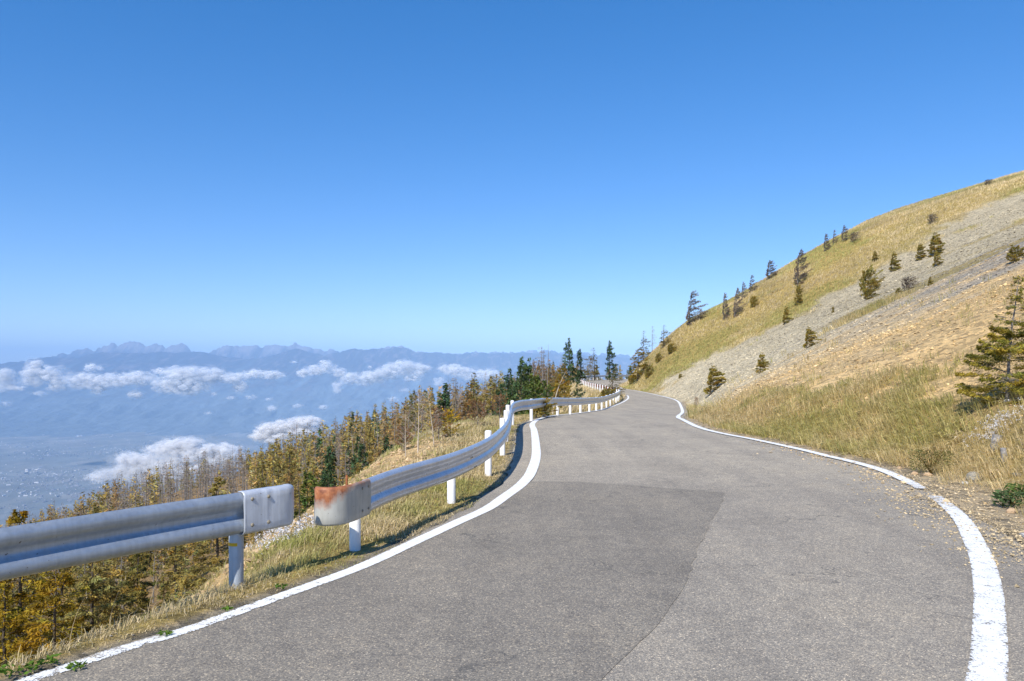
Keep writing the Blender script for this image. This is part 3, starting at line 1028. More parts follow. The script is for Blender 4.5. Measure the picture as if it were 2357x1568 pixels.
for i in range(4):      # stunted olive larches on the scree
    VAR['stunt', i] = tree_mesh("larch", M_SCRUB, M_BARK, 330 + i, 2, nb=58, rad=.36, prof=.9, nt=110, tl=.12, tw=.034, wind=.4, waz=.35, asym=.5, up=.28, ujit=.28, spread=.5, twigs=6, bare_top=.12, lean=.08, lo=.02, tcol=(.55, 1.25))
for i in range(3):      # low bushes
    VAR['bush', i] = tree_mesh("bush", M_SCRUB, M_BARK, 360 + i, 1.2, nb=70, rad=.58, prof=.35, ujit=.35, spread=.5, nt=70, tl=.11, tw=.032, wind=.4, waz=.35, asym=.4, up=.75, curve=-.1, twigs=3, lo=.01, tcol=(.5, 1.2))
VAR['brownbush', 0] = tree_mesh("bush", M_GREYTWIG, M_BARK, 370, 1.2, nb=70, rad=.5, prof=.3, nt=22, tl=.13, tw=.022, wind=.4, waz=.35, asym=.4, up=.8, curve=-.1, twigs=5, lo=.01, tcol=(.4, .9))
VAR['gold', 0] = tree_mesh("larch", M_GOLD, M_BARK, 380, 5, nb=90, rad=.33, prof=.6, nt=26, tl=.24, tw=.06, wind=.2, waz=.2, asym=.2, up=.15, tcol=(.5, 1.2))
VAR['gold', 1] = tree_mesh("larch", M_OLIVE, M_BARK, 381, 5, nb=90, rad=.30, prof=.6, nt=24, tl=.24, tw=.05, wind=.3, waz=.2, asym=.2, up=.2, bare_top=.25, tcol=(.5, 1.1))
VAR['birch', 0] = tree_mesh("birch", M_REDSHRUB, M_BIRCH, 390, 4, nb=34, rad=.30, prof=.45, nt=9, tl=.12, tw=.03, up=1.0, curve=-.25, twigs=9, lo=.2, spread=.5, r0=.05)
VAR['birch', 1] = tree_mesh("birch", M_REDSHRUB, M_BIRCH, 391, 4, nb=30, rad=.34, prof=.45, nt=9, tl=.12, tw=.03, up=.9, curve=-.2, twigs=9, lo=.25, spread=.5, lean=.15, r0=.045)
VAR['yellow', 0] = tree_mesh("shrub", M_YELLOW, M_BARK, 400, 2, nb=46, rad=.5, prof=.35, nt=16, tl=.13, tw=.08, up=.8, curve=-.2, twigs=4, lo=.05)
VAR['russet', 0] = tree_mesh("shrub", M_REDSHRUB, M_GREYBARK, 410, 2, nb=60, rad=.5, prof=.35, nt=20, tl=.13, tw=.035, up=.9, curve=-.2, twigs=8, lo=.03)
VAR['sapling', 0] = tree_mesh("larch", M_OLIVE, M_BARK, 420, 1.3, nb=30, rad=.33, prof=.4, nt=7, tl=.05, tw=.02, up=.15, twigs=3, lo=.08, r0=.016)
VAR['snag', 0] = tree_mesh("snag", M_GREYTWIG, M_GREYBARK, 430, 6, nb=12, rad=.06, prof=.2, nt=0, twigs=1, up=.3, lo=.3, r0=.05)
VAR['snag', 1] = tree_mesh("snag", M_GREYTWIG, M_BIRCH, 431, 4, nb=14, rad=.12, prof=.4, nt=0, twigs=2, up=.6, lo=.3, lean=.35, r0=.05)


def at_top(u, vt, y):
    x = (u - CX) * y / F
    g = float(ground(x, y)[0])
    return x, y, g, max(.5, CAMZ - (vt - HV) * y / F - g)


# --- trees that stand out left of the road: (kind, variant, u, v of the top, distance, name, category, label)
SOLO = [
    ('spruce', 0, 1312, 778, 106, 'spruce_tree', 'tree', 'tallest dark green spruce at the far bend, standing clear against the sky'),
    ('spruce', 1, 1335, 802, 110, 'spruce_tree', 'tree', 'dark spruce half hidden at the side of the tallest spruce by the far bend'),
    ('spruce', 2, 1403, 784, 128, 'spruce_tree', 'tree', 'slim dark green spruce standing alone behind the far bright guardrail'),
    ('gold', 1, 1368, 800, 124, 'larch_tree', 'tree', 'thin half bare larch behind the far bright guardrail, beside the slim spruce'),
    ('gold', 0, 1300, 838, 92, 'larch_tree', 'tree', 'broad golden larch under the tallest spruce'),
    ('gold', 1, 1345, 838, 118, 'larch_tree', 'tree', 'brown larch between the two tall spruces of the far bend'),
    ('spruce', 1, 1201, 820, 76, 'spruce_tree', 'tree', 'dark spruce with bushy top in front of the blue range'),
    ('spruce', 0, 1176, 848, 72, 'spruce_tree', 'tree', 'short dark spruce next to the bushy topped spruce'),
    ('bare', 0, 1245.7, 798, 66, 'larch_tree', 'tree', 'narrow brown larch spire standing taller than the green pines around it'),
    ('snag', 0, 1259.7, 792, 58, 'dead_tree', 'tree', 'pole thin leafless dead trunk standing upright behind the silver guardrail bend'),
    ('snag', 1, 1272, 854, 37, 'dead_tree', 'tree', 'pale leaning dead trunk with broken limbs behind the silver guardrail'),
    ('pine', 0, 1232, 866, 52, 'pine_tree', 'tree', 'mid green bushy pine behind the silver guardrail bend, largest of the green clump'),
    ('pine', 1, 1252, 878, 48, 'pine_tree', 'tree', 'mid green pine at the foot of the dead pole'),
    ('spruce', 2, 1180, 874, 55, 'spruce_tree', 'tree', 'deep green spruce behind the white posts of the guardrail bend'),
    ('spruce', 0, 1150, 884, 62, 'spruce_tree', 'tree', 'deep green spruce among brown larches, left of the guardrail bend'),
    ('gold', 0, 1283, 868, 60, 'larch_tree', 'tree', 'golden larch beside the green pine clump'),
    ('gold', 1, 1262, 842, 74, 'larch_tree', 'tree', 'ochre larch standing behind the pole thin dead trunk'),
    ('spruce', 1, 1330, 850, 84, 'spruce_tree', 'tree', 'dark low spruce at the top of the golden grass bank'),
    ('rust', 0, 1075, 878, 60, 'larch_tree', 'tree', 'brown larch with pale green lower boughs on the slope crest'),
    ('spruce', 2, 1026, 882, 64, 'spruce_tree', 'tree', 'dark spruce on the slope crest among brown larch spires'),
    ('olive', 1, 1091, 856, 62, 'larch_tree', 'tree', 'tall olive larch on the slope crest against the clouds'),
    ('olive', 2, 1131, 862, 66, 'larch_tree', 'tree', 'olive larch spire on the crest nearest the guardrail bend'),
    ('bare', 1, 1045, 868, 66, 'larch_tree', 'tree', 'bare brown larch spire leaning on the slope crest'),
    ('spruce', 0, 822, 1006, 44, 'spruce_tree', 'tree', 'dark blue green spruce, tallest of the three in the middle of the brown slope'),
    ('spruce', 1, 757, 1026, 42, 'spruce_tree', 'tree', 'dark slim spruce, lowest of the three in the middle of the brown slope'),
    ('spruce', 2, 890, 1004, 40, 'spruce_tree', 'tree', 'dark spruce with spreading skirts beside the birch clump'),
    ('pine', 1, 706, 1090, 26, 'pine_tree', 'tree', 'small green pine seen above the gap between the two guardrails'),
    ('spruce', 0, 762, 1066, 30, 'spruce_tree', 'tree', 'small dark green spruce above the rusty guardrail end'),
    ('olive', 3, 826, 1056, 30, 'larch_tree', 'tree', 'olive young larch behind the first stretch of silver guardrail'),
    ('herogold', 0, 42, 1172, 15, 'larch_tree', 'tree', 'bright yellow green larch whose tip shows above the grey guardrail'),
    ('hero', 0, 214, 1232, 13, 'larch_tree', 'tree', 'dark branched larch under the grey guardrail with an open rusty crown'),
    ('herogold', 1, 120, 1290, 12, 'larch_tree', 'tree', 'low yellow green larch under the grey guardrail, between two darker larches'),
    ('hero', 1, 322, 1262, 17, 'larch_tree', 'tree', 'slender larch with a wide skirt under the middle of the grey guardrail'),
    ('hero', 1, 499, 1096, 18, 'larch_tree', 'tree', 'broad orange brown larch behind the grey guardrail end'),
    ('herogold', 0, 15, 1330, 13, 'larch_tree', 'tree', 'yellow larch partly cut by the picture edge under the grey guardrail'),
]
for kind, i, u, vt, y, nm, cat, lab in SOLO:
    x, y, g, h = at_top(u, vt, y)
    plant(nm, VAR[kind, i], x, y, g - .1, h + .1, lab, cat)

# birch clump and shrubs behind the rail
bx, by, bz = hit(962, 1043)
bs = 138 * by / F / 3.1
for k, (dx, dy, h, rz) in enumerate([(0, 0, 3.1, .3), (.35, .2, 2.8, 2.5), (-.3, .1, 2.4, 4.0)]):
    plant('birch_tree', VAR['birch', k % 2], bx + dx, by + dy, float(ground(bx + dx, by + dy)[0]) - .05, h * bs,
          ['tallest pale stemmed leafless birch of the clump behind the guardrail', 'leaning pale birch stem rising on the guardrail side of the birch clump',
           'shortest pale birch stem of the clump behind the guardrail'][k], 'tree', rz=rz)
for kind, u, v, h, nm, lab in [
        ('yellow', 1036, 1006, 62, 'shrub', 'yellow leaved shrub behind the silver guardrail'),
        ('russet', 1100, 985, 62, 'shrub', 'russet twiggy shrub between the yellow shrub and the guardrail bend'),
        ('russet', 930, 1040, 60, 'shrub', 'russet twiggy shrub at the foot of the birch clump'),
        ('russet', 1010, 1012, 72, 'shrub', 'tall reddish bare shrub just behind the birch clump'),
        ('russet', 1150, 968, 58, 'shrub', 'reddish brown shrub behind the tall white guardrail posts')]:
    x, y, z = hit(u, v)
    plant(nm, VAR[kind, 0], x, y, z - .05, h * y / F, lab, 'shrub')
x, y, z = hit(690.6, 1229)
plant('larch_sapling', VAR['sapling', 0], x, y, z - .03, (1229 - 1098) * y / F, 'nearly bare larch sapling in the gap between the two guardrail ends', 'sapling', rz=.4)

# --- hill side of the road: (kind, variant, base u, base v, top v, widen, name, category, label)
HILL = [
    ('flag', 0, 1586, 748, 672, 1.25, 'larch_tree', 'tree', 'large wind combed brown larch standing alone on the skyline low on the ridge'),
    ('flag', 1, 1665, 737, 677, .7, 'larch_tree', 'tree', 'thin half bare larch on the ridge grass beside the large wind combed larch'),
    ('flag', 2, 1691, 735, 668, .8, 'larch_tree', 'tree', 'narrow grey larch on the ridge grass leaning uphill'),
    ('flag', 3, 1708, 690, 650, .7, 'larch_tree', 'tree', 'small grey larch top rising behind the ridge grass'),
    ('flag', 0, 1727, 674, 634, 1.0, 'larch_tree', 'tree', 'bushy grey larch on the ridge skyline, below the wide flagged one'),
    ('snag', 1, 1722, 700, 671, 1.0, 'dead_tree', 'tree', 'crooked dead white snag on the ridge grass'),
    ('bush', 0, 1732, 709, 686, .8, 'bush', 'bush', 'round olive bush beside the crooked dead snag'),
    ('flag', 1, 1767, 645, 600, 1.5, 'larch_tree', 'tree', 'dark larch with limbs swept wide uphill, on the ridge skyline'),
    ('flag', 2, 1836, 659, 578, .95, 'larch_tree', 'tree', 'tall dense grey larch crossing the skyline halfway up the ridge'),
    ('stunt', 0, 1835, 706, 655, .8, 'larch_tree', 'tree', 'olive stunted larch at the edge of grass and scree below the tall grey larch'),
    ('stunt', 1, 1805, 748, 704, .8, 'larch_tree', 'tree', 'small green gold larch alone on the pale scree'),
    ('stunt', 2, 1857, 803, 752, 1.2, 'larch_tree', 'tree', 'spreading olive larch where grey scree meets orange scree'),
    ('stunt', 3, 1749, 860, 811, 1.25, 'larch_tree', 'tree', 'open branched young larch in orange gravel with flat boughs'),
    ('stunt', 2, 1635, 911, 843, 1.5, 'larch_tree', 'tree', 'wide dark olive larch closest to the road on the gravel slope'),
    ('russet', 0, 1603, 942, 915, .6, 'shrub', 'shrub', 'sparse brown shrub at the road edge below the wide olive larch'),
    ('bush', 1, 1992, 680, 628, .85, 'bush', 'bush', 'tall olive larch bush in the middle of the grey scree'),
    ('bush', 2, 1996, 690, 668, 1.4, 'bush', 'bush', 'low yellow green bush at the foot of the tall olive scree bush'),
    ('stunt', 0, 1916, 722, 704, .8, 'larch_tree', 'tree', 'tiny olive larch at the end of a brown grass streak'),
    ('flag', 3, 1940, 559, 521, 1.0, 'larch_tree', 'tree', 'dark upright larch, highest of the skyline group of three'),
    ('flag', 0, 1918, 563, 530, .75, 'larch_tree', 'tree', 'dark larch, middle one of the skyline group of three'),
    ('flag', 1, 1898, 580, 540, .95, 'larch_tree', 'tree', 'dark leaning larch, lowest of the skyline group of three'),
    ('brownbush', 0, 1962, 561, 538, 1.0, 'bush', 'bush', 'brown bush on the ridge just above the skyline group of three larches'),
    ('snag', 0, 2035, 532, 501, 1.2, 'dead_tree', 'tree', 'thin grey dead spike standing on the high skyline'),
    ('brownbush', 0, 2143, 518, 496, 1.2, 'bush', 'bush', 'dark brown bush high in the ridge grass above the double larch'),
    ('brownbush', 0, 2271, 427, 414, 1.6, 'bush', 'bush', 'low dark bush on the very top of the skyline'),
    ('stunt', 1, 2011, 604, 578, 1.1, 'larch_tree', 'tree', 'small flagged larch at the lower edge of the ridge grass'),
    ('stunt', 3, 2052, 627, 580, 1.0, 'larch_tree', 'tree', 'flagged olive larch with bare top, left of the double larch on the scree'),
    ('stunt', 0, 2112, 602, 562, 1.1, 'larch_tree', 'tree', 'lower bushy half of the double larch on the grey scree'),
    ('stunt', 1, 2150, 592, 536, 1.25, 'larch_tree', 'tree', 'upper swept half of the double larch on the grey scree'),
    ('stunt', 2, 2152, 616, 576, .9, 'larch_tree', 'tree', 'flagged larch just below the double larch on the grey scree'),
    ('brownbush', 0, 2086, 671, 640, 1.3, 'bush', 'bush', 'half bare brown bush low on the grey scree'),
    ('bush', 1, 2066, 677, 664, 1.2, 'bush', 'bush', 'small fresh green bush touching the half bare brown bush'),
    ('stunt', 3, 2138, 658, 635, 1.1, 'larch_tree', 'tree', 'small rusty larch tuft where grey scree turns tan'),
    ('bush', 2, 2335, 604, 570, 1.2, 'bush', 'bush', 'dark olive bush high on the grey scree at the picture edge'),
    ('bush', 0, 1541, 817, 796, 1.0, 'bush', 'bush', 'round olive bush in golden grass above the far road'),
    ('bush', 1, 1513, 839, 819, .9, 'bush', 'bush', 'small olive bush in golden grass just above the white scree foot'),
    ('bush', 2, 1564, 872, 862, 1.0, 'bush', 'bush', 'tiny green tuft alone on the white scree foot'),
    ('gold', 1, 1480, 826, 755, .8, 'larch_tree', 'tree', 'slender half bare larch behind the rusty larch at the far road'),
    ('bare', 2, 1501, 800, 740, .9, 'larch_tree', 'tree', 'tall grey bare larch on the skyline over the far road'),
    ('gold', 1, 1527, 804, 752, 1.15, 'larch_tree', 'tree', 'bushy bronze larch on the skyline at the foot of the ridge'),
    ('gold', 0, 1468, 880, 806, 1.55, 'larch_tree', 'tree', 'rusty gold larch spreading beside the road at the foot of the ridge'),
    ('bush', 0, 1452, 886, 866, 1.2, 'bush', 'bush', 'olive bush at the road edge under the rusty gold larch'),
    ('bush', 1, 1490, 872, 846, 1.0, 'bush', 'bush', 'olive bush on the uphill side of the rusty gold larch'),
]
for kind, i, u, v, vt, wd, nm, cat, lab in HILL:
    x, y, z = hit(u, v)
    if y > 160:          # the base is hidden over the crest: stand it on the crest
        for dv in range(2, 60, 2):
            x, y, z = hit(u, v + dv)
            if y < 160:
                break
    h = max(.25, (v - vt) * y / F)
    plant(nm, VAR[kind, i], x, y, z - .06, h * 1.03, lab, cat, rz=random.uniform(-.4, .4), squash=wd)
# larch at the nose of the bend and the little trees at the rail
x, y = on_road(1419, 906)
plant('larch_tree', VAR['gold', 1], 9.55, 72.5, float(ground(9.55, 72.5)[0]) - .1, 2.5, 'dark gold larch at the tip of the first bend, in front of the far road', 'tree', rz=0, squash=1.25)
plant('bush', VAR['bush', 2], 8.2, 66.5, float(ground(8.2, 66.5)[0]), 1.0, 'amber bush behind the far end of the silver guardrail', 'bush', rz=.4, squash=1.6)
plant('spruce_tree', VAR['spruce', 1], 1.33, 31.2, float(ground(1.33, 31.2)[0]) - .1, 1.25, 'small dark spruce growing through the silver guardrail', 'tree', rz=1.0)
plant('bush', VAR['bush', 0], .95, 29.6, float(ground(.95, 29.6)[0]), .65, 'low yellow green bush under the silver guardrail beside the small spruce', 'bush', rz=.4, squash=1.7)
plant('bush', VAR['bush', 1], 3.6, 52.0, float(ground(3.6, 52.0)[0]), 1.3, 'round dark green bush on the golden bank behind the guardrail', 'bush', rz=.4, squash=.9)
# the big larch at the right
x, y, z = hit(2318, 925)
M_HERO = mat_foliage('larch_olive_bright', (.32, .27, .05), (.32, .27, .05))
HERO = tree_mesh("larch", M_HERO, M_GREYBARK, 505, 4, nb=110, rad=.60, prof=1.7, nt=330, tl=.10, tw=.03, ujit=.2, spread=.55, up=.08, curve=.0, twigs=8, hang=.2, clump=1,
                 bare_top=.36, wind=.2, waz=.3, asym=.1, lean=.10, lo=.03, tcol=(.5, 1.35), sides=4, r0=.055)
plant('larch_tree', HERO, x, y, z - .08, (925 - 634) * y / F * 1.03, 'largest larch on the gravel slope, dense olive skirt and a bare grey stem reaching up', 'tree', rz=0.0)

# --- the dense forest below the road
cand = []
tries = 0
pts = []
cell = {}
GRP = {
    'rust': ('rust brown larch', 'larches of the dense slope forest'),
}
N_C = 16000
ex = rng.uniform(0, 1, N_C)
yy = 12 + 250 * rng.uniform(0, 1, N_C) ** 1.25
dd = 5 + 165 * rng.uniform(0, 1, N_C) ** 1.15
xx = xof(PLt, yy) - dd
ey = rng.uniform(99, 150, 700)
eo = offset(PLt, 0.0)
ei = np.argmin(np.abs(PLt[:, 1][None] - ey[:, None]), 1)
tg_ = np.gradient(PLt, axis=0)[ei]
tg_ /= np.linalg.norm(tg_, axis=1)[:, None]
ed = rng.uniform(2.3, 11, 700)
exy = PLt[ei] + np.stack([-tg_[:, 1], tg_[:, 0]], 1) * ed[:, None] + rng.normal(0, .5, (700, 2))
xx, yy, dd = np.r_[xx, exy[:, 0]], np.r_[yy, exy[:, 1]], np.r_[dd, ed]
u_ = CX + F * xx / yy
ok = (u_ > -620) & (u_ < 1452)
xx, yy, dd, u_ = xx[ok], yy[ok], dd[ok], u_[ok]
dl_, yl_ = dist_poly(xx, yy, PLt)
ok = dl_ > np.interp(yl_, [8, 13, 20, 30, 40, 60, 95, 103, 140], [5.0, 5.5, 6.0, 6.5, 7.5, 8, 8, 3.0, 2.5])
ok &= ~((u_ > 640) & (u_ < 1000) & (yy < 24))
xx, yy, u_, dl_ = xx[ok], yy[ok], u_[ok], dl_[ok]
order = np.argsort(yy)
for i in order:
    sp = 1.35 + yy[i] * .0070
    key = (int(xx[i] // 3.5), int(yy[i] // 3.5))
    bad = False
    for a in (-1, 0, 1):
        for b in (-1, 0, 1):
            for j in cell.get((key[0] + a, key[1] + b), ()):
                if (xx[i] - xx[j]) ** 2 + (yy[i] - yy[j]) ** 2 < sp * sp:
                    bad = True
    if not bad:
        cell.setdefault(key, []).append(i)
        pts.append(i)
pts = np.array(pts)
fx, fy, fu, fd = xx[pts], yy[pts], u_[pts], dl_[pts]
fz = ground(fx, fy)
fh = rng.uniform(3.6, 8.8, len(fx)) * np.interp(fy, [12, 30, 70, 160], [.42, .62, .9, 1.05]) * np.where(fy > 96, 1.0, np.interp(fd, [6, 14, 30], [.55, .85, 1.0]))
SKY_U, SKY_V = [-60, 0, 120, 200, 260, 400, 560, 740, 950, 1150, 1240, 1300, 1452], [1215, 1200, 1172, 1130, 1102, 1062, 1035, 965, 905, 855, 832, 828, 832]
line = np.interp(fu, SKY_U, SKY_V) + (vnoise(fu * .04, fu * 0, 7) - .5) * 26
lim = line + np.interp(fy, [12, 20, 40, 60, 90], [230, 190, 95, 45, 0]) + rng.uniform(-12, 34, len(fu)) * np.where(fy > 98, .6, 1)
hmax = CAMZ - (lim - HV) * fy / F - fz
fh = np.minimum(fh, hmax)
ok = fh > np.interp(fy, [12, 60, 98, 110], [1.2, 2.2, 2.4, 1.5])
fx, fy, fz, fh, fu, fd = [a[ok] for a in (fx, fy, fz, fh, fu, fd)]
# drop those that nearer ones and the rails wholly hide: project tops
vt = HV - (fz + fh - CAMZ) * F / fy
vb = HV - (fz - CAMZ) * F / fy
ok = (vt < 1560) & (fu > -600)
hor = np.full(300, 2000.0)
vis = np.zeros(len(fx), bool)
for i in range(len(fx)):                     # near to far: keep what rises over the canopy in front
    if not ok[i]:
        continue
    wpx = max(1, int(fh[i] * .14 * F / fy[i] / 8))
    b = int(np.clip((fu[i] + 60) / 8, 0, 299))
    sl = slice(max(0, b - wpx), min(300, b + wpx + 1))
    if vt[i] < hor[sl].max() + 14 or fy[i] > 96 and fu[i] > 1180:
        vis[i] = True
    if fu[i] < -60:
        vis[i] = True
        continue
    hor[max(0, b - wpx // 2):min(300, b + wpx // 2 + 1)] = np.minimum(hor[max(0, b - wpx // 2):min(300, b + wpx // 2 + 1)], vt[i] + fh[i] * .35 * F / fy[i])
fx, fy, fz, fh, fu, vt, fd = [a[vis] for a in (fx, fy, fz, fh, fu, vt, fd)]
size = fh / fy * np.where((fy > 98) & (fu > 1180), 2.4, 1) * np.where(fu < -40, .02, 1)
rank = np.argsort(-size)
things = set(rank[:245].tolist())
mass = []
barezone = (np.abs(fu - 420) < 150) & (fy > 60)
for i in range(len(fx)):
    rnd = rng.random()
    patch = fbm(np.array([fx[i] * .05]), np.array([fy[i] * .05]), 91)[0]
    kind = 'bare' if (barezone[i] and rnd < .78) else 'spruce' if (rnd < .05 and fy[i] > 40 and fu[i] > 700) else 'bare' if rnd < .24 else 'olive' if patch + (rnd - .5) * .5 > .5 else 'rust'
    if kind == 'rust' and fy[i] < 30 and rnd < .8:
        kind = 'olive'
    k = int(rng.integers(0, 3 if kind == 'spruce' else 4))
    hh = fh[i] * (1.12 if kind == 'bare' else 1.0)
    if i in things:
        if kind == 'bare':
            lab, grp = 'leafless grey brown larch spindle among the coloured larches of the slope forest', 'bare larches of the slope forest'
        elif kind == 'spruce':
            lab, grp = 'dark green spruce scattered among the brown larches of the slope forest', 'spruces scattered in the slope forest'
        elif kind == 'olive':
            lab, grp = 'olive gold larch of the dense slope forest below the road', 'olive larches of the slope forest'
        else:
            lab, grp = 'rust brown larch of the dense slope forest below the road', 'rust brown larches of the slope forest'
        plant('spruce_tree' if kind == 'spruce' else 'larch_tree', VAR[kind, k], fx[i], fy[i], fz[i] - .2, hh, lab, 'tree', grp, squash=rng.uniform(.85, 1.15))
    else:
        mass.append((kind, k, fx[i], fy[i], fz[i] - .2, hh))
print("forest things", len(things), "mass", len(mass))

LOW = {}
for i in range(3):
    LOW['rust', i] = tree_geo(600 + i, 7, nb=44, rad=.21, prof=.8, nt=8, tl=.55, tw=.16, wind=.25, waz=.3, asym=.15, twigs=0, sides=3)
    LOW['olive', i] = tree_geo(610 + i, 7, nb=44, rad=.22, prof=.85, nt=8, tl=.55, tw=.17, wind=.2, waz=.3, asym=.15, twigs=0, sides=3)
    LOW['bare', i] = tree_geo(620 + i, 8, nb=44, rad=.12, prof=.5, nt=3, tl=.4, tw=.05, wind=.4, waz=.2, asym=.3, lo=.25, twigs=1, sides=3, up=.2)
    LOW['spruce', i] = tree_geo(630 + i, 7, nb=50, rad=.23, prof=.85, nt=10, tl=.5, tw=.18, twigs=0, sides=3, hang=.3, tcol=(.5, 1.5))


def merge(items, name, label):
    leafm = [M_RUSTY, M_OLIVE, M_GREYTWIG, M_SPRUCE]
    li = {'rust': 0, 'olive': 1, 'bare': 2, 'spruce': 3}
    Vs, Qs, Ms, Cs, off = [], [], [], [], 0
    for kind, k, x, y, z, h in items:
        (tv, tq), (cv, cq, mi, cc) = LOW[kind, k % 3]
        s = h / (8 if kind == 'bare' else 7)
        a = rng.uniform(0, 6.28)
        R = np.array([[math.cos(a), -math.sin(a), 0], [math.sin(a), math.cos(a), 0], [0, 0, 1]]).T * s
        tint = rng.uniform(.7, 1.25) * np.array([rng.uniform(.92, 1.1), 1, rng.uniform(.85, 1.15)])
        for v, q, m, c in ((tv, tq, np.full(len(tq), 4), np.ones((len(tv), 3))), (cv, cq, np.where(mi == 1, 4, li[kind]), cc * tint)):
            Vs.append(v @ R + np.array([x, y, z]))
            Qs.append(q + off)
            Ms.append(m)
            Cs.append(c)
            off += len(v)
    me = mesh_from(name, np.vstack(Vs), np.vstack(Qs), np.vstack(Cs), mats=leafm + [M_GREYBARK], midx=np.concatenate(Ms))
    link(name, me, kind='stuff', label=label, category='forest')


if mass:
    merge(mass, "forest", "massed brown and olive larch forest covering the slope below the road")
# dark shoulder far down at the left
fi = []
for _ in range(2600):
    x, y = rng.uniform(-520, -110), rng.uniform(330, 640)
    u = CX + F * x / y
    if -60 < u < 620:
        fi.append((x, y))
fi = np.array(fi)
z_ = ground(fi[:, 0], fi[:, 1])
far = [('spruce' if rng.random() < .45 else 'rust' if rng.random() < .5 else 'olive', int(rng.integers(0, 3)), x, y, z - .5, rng.uniform(8, 13)) for (x, y), z in zip(fi, z_)]
SAVE = dict(LOW)
for key in list(LOW):
    LOW[key] = tree_geo(hash(key[0]) % 97 + key[1], 7, nb=16, rad=.24, prof=.9, nt=6, tl=1.2, tw=.5, twigs=0, sides=3) if key[0] != 'bare' else LOW[key]
merge(far, "far_forest", "dark conifer forest on the far lower shoulder at the valley rim")

# ------------------------------------------------------------------ grass


def blades(x, y, z, L, W, lean, az, c0):
    """each blade a bent strip of two quads (tip pinched)"""
    n = len(x)
    d = np.stack([np.cos(az), np.sin(az), np.zeros(n)], 1)
    sd = np.stack([-np.sin(az), np.cos(az), np.zeros(n)], 1)
    yawr = rng.uniform(-1.2, 1.2, n)
    sd = sd * np.cos(yawr)[:, None] + d * np.sin(yawr)[:, None]
    P = np.stack([x, y, z], 1)
    up = np.array([0, 0, 1.])
    m1 = P + up * (L * .55 * np.sqrt(np.clip(1 - lean ** 2 * .35, .05, 1)))[:, None] + d * (L * .55 * lean * .45)[:, None]
    m2 = m1 + up * (L * .45 * np.clip(1 - lean * 1.05, -.3, 1))[:, None] + d * (L * .45 * np.minimum(1, lean * 1.1))[:, None]
    w = (W * .5)[:, None] * sd
    V = np.stack([P - w, P + w, m1 + w * .8, m1 - w * .8, m2 + w * .12, m2 - w * .12], 1).reshape(-1, 3)
    b = np.arange(n)[:, None] * 6
    Q = np.concatenate([b + np.array([[0, 1, 2, 3]]), b + np.array([[3, 2, 4, 5]])], 0)
    sh = np.repeat(c0, 6, axis=0).reshape(n, 6, 3).copy()
    return V, Q, sh.reshape(-1, 3)


STRAW, GOLDG, GREENG, DARKG = np.array([.74, .60, .37]), np.array([.60, .48, .25]), np.array([.42, .40, .12]), np.array([.27, .30, .07])


def grass_col(n, g):
    """g: greenness 0..1 per blade"""
    r = rng.random((n, 1))
    g = g[:, None]
    c = np.where(r < .45, STRAW, GOLDG) * (1 - g) + np.where(r < .7, GREENG, DARKG) * g
    return c * rng.uniform(.65, 1.2, (n, 1))


def scatter(n, xr_, yr_, test):
    x, y = rng.uniform(*xr_, n), rng.uniform(*yr_, n)
    z, d, l, r = ground(x, y, True)
    k = test(x, y, d, l, r)
    return x[k], y[k], z[k], d[k]


def tuft_pts(x, y, d, per, spread):
    n = len(x)
    i = np.repeat(np.arange(n), per)
    return x[i] + rng.normal(0, 1, len(i)) * spread, y[i] + rng.normal(0, 1, len(i)) * spread, i


G = []
# left verge, near
for (n, xr_, yr_, per, sp, L0, W0) in [(6500, (-9, 0.5), (2.5, 9), 15, .06, .13, .006), (7500, (-6, 1), (8, 15), 12, .08, .15, .009),
                                        (6000, (-8, 1.5), (14, 30), 10, .11, .19, .014)]:
    x, y, z, d = scatter(n, xr_, yr_, lambda x, y, d, l, r: l & (d > .03) & (d < np.interp(y, [2, 6.5, 9, 14, 20, 30], [1.1, 1.45, 3.9, 4.8, 5.5, 5])))
    keep = rng.random(len(x)) < np.clip(.42 + 1.25 * (fbm(x * .9, y * .9, 101) - .5) * 2 + .35 * (d < 1.3) - .45 * ((d > 2.0) & (y > 7) & (y < 20)), .05, 1)
    keep &= (d > .12) | (rng.random(len(x)) < .5)
    x, y, z, d = x[keep], y[keep], z[keep], d[keep]
    gx, gy, i = tuft_pts(x, y, d, per, sp)
    gz_ = ground(gx, gy)
    m = len(gx)
    short = np.clip(d[i] / .5, .35, 1)
    L = L0 * rng.uniform(.5, 1.35, m) * short
    tu_az = rng.normal(.3, 1.6, len(x))
    az = tu_az[i] + rng.normal(0, .6, m)
    lean = np.clip(rng.normal(.85, .22, m), .2, 1.2)
    green = sstep(.5, .66, fbm(x * .7, y * .7, 103))[i] * .75 + (rng.random(m) < .12) * .5
    # cast shadow of the near rail's end, painted as darker green blades
    green = np.clip(green + .8 * np.exp(-((gx + 1.95) / .45) ** 2 - ((gy - 7.1) / .4) ** 2), 0, 1)
    G.append(blades(gx, gy, gz_ - .01, L, W0 * rng.uniform(.6, 1.3, m), lean, az, grass_col(m, green)))
V, Q = join([(g[0], g[1]) for g in G])
link("verge_grass", mesh_from("verge_grass", V, Q, np.vstack([g[2] for g in G]), mats=[M_GRASS]), kind='stuff', label='dry straw coloured grass on the verge under the guardrails', category='grass')

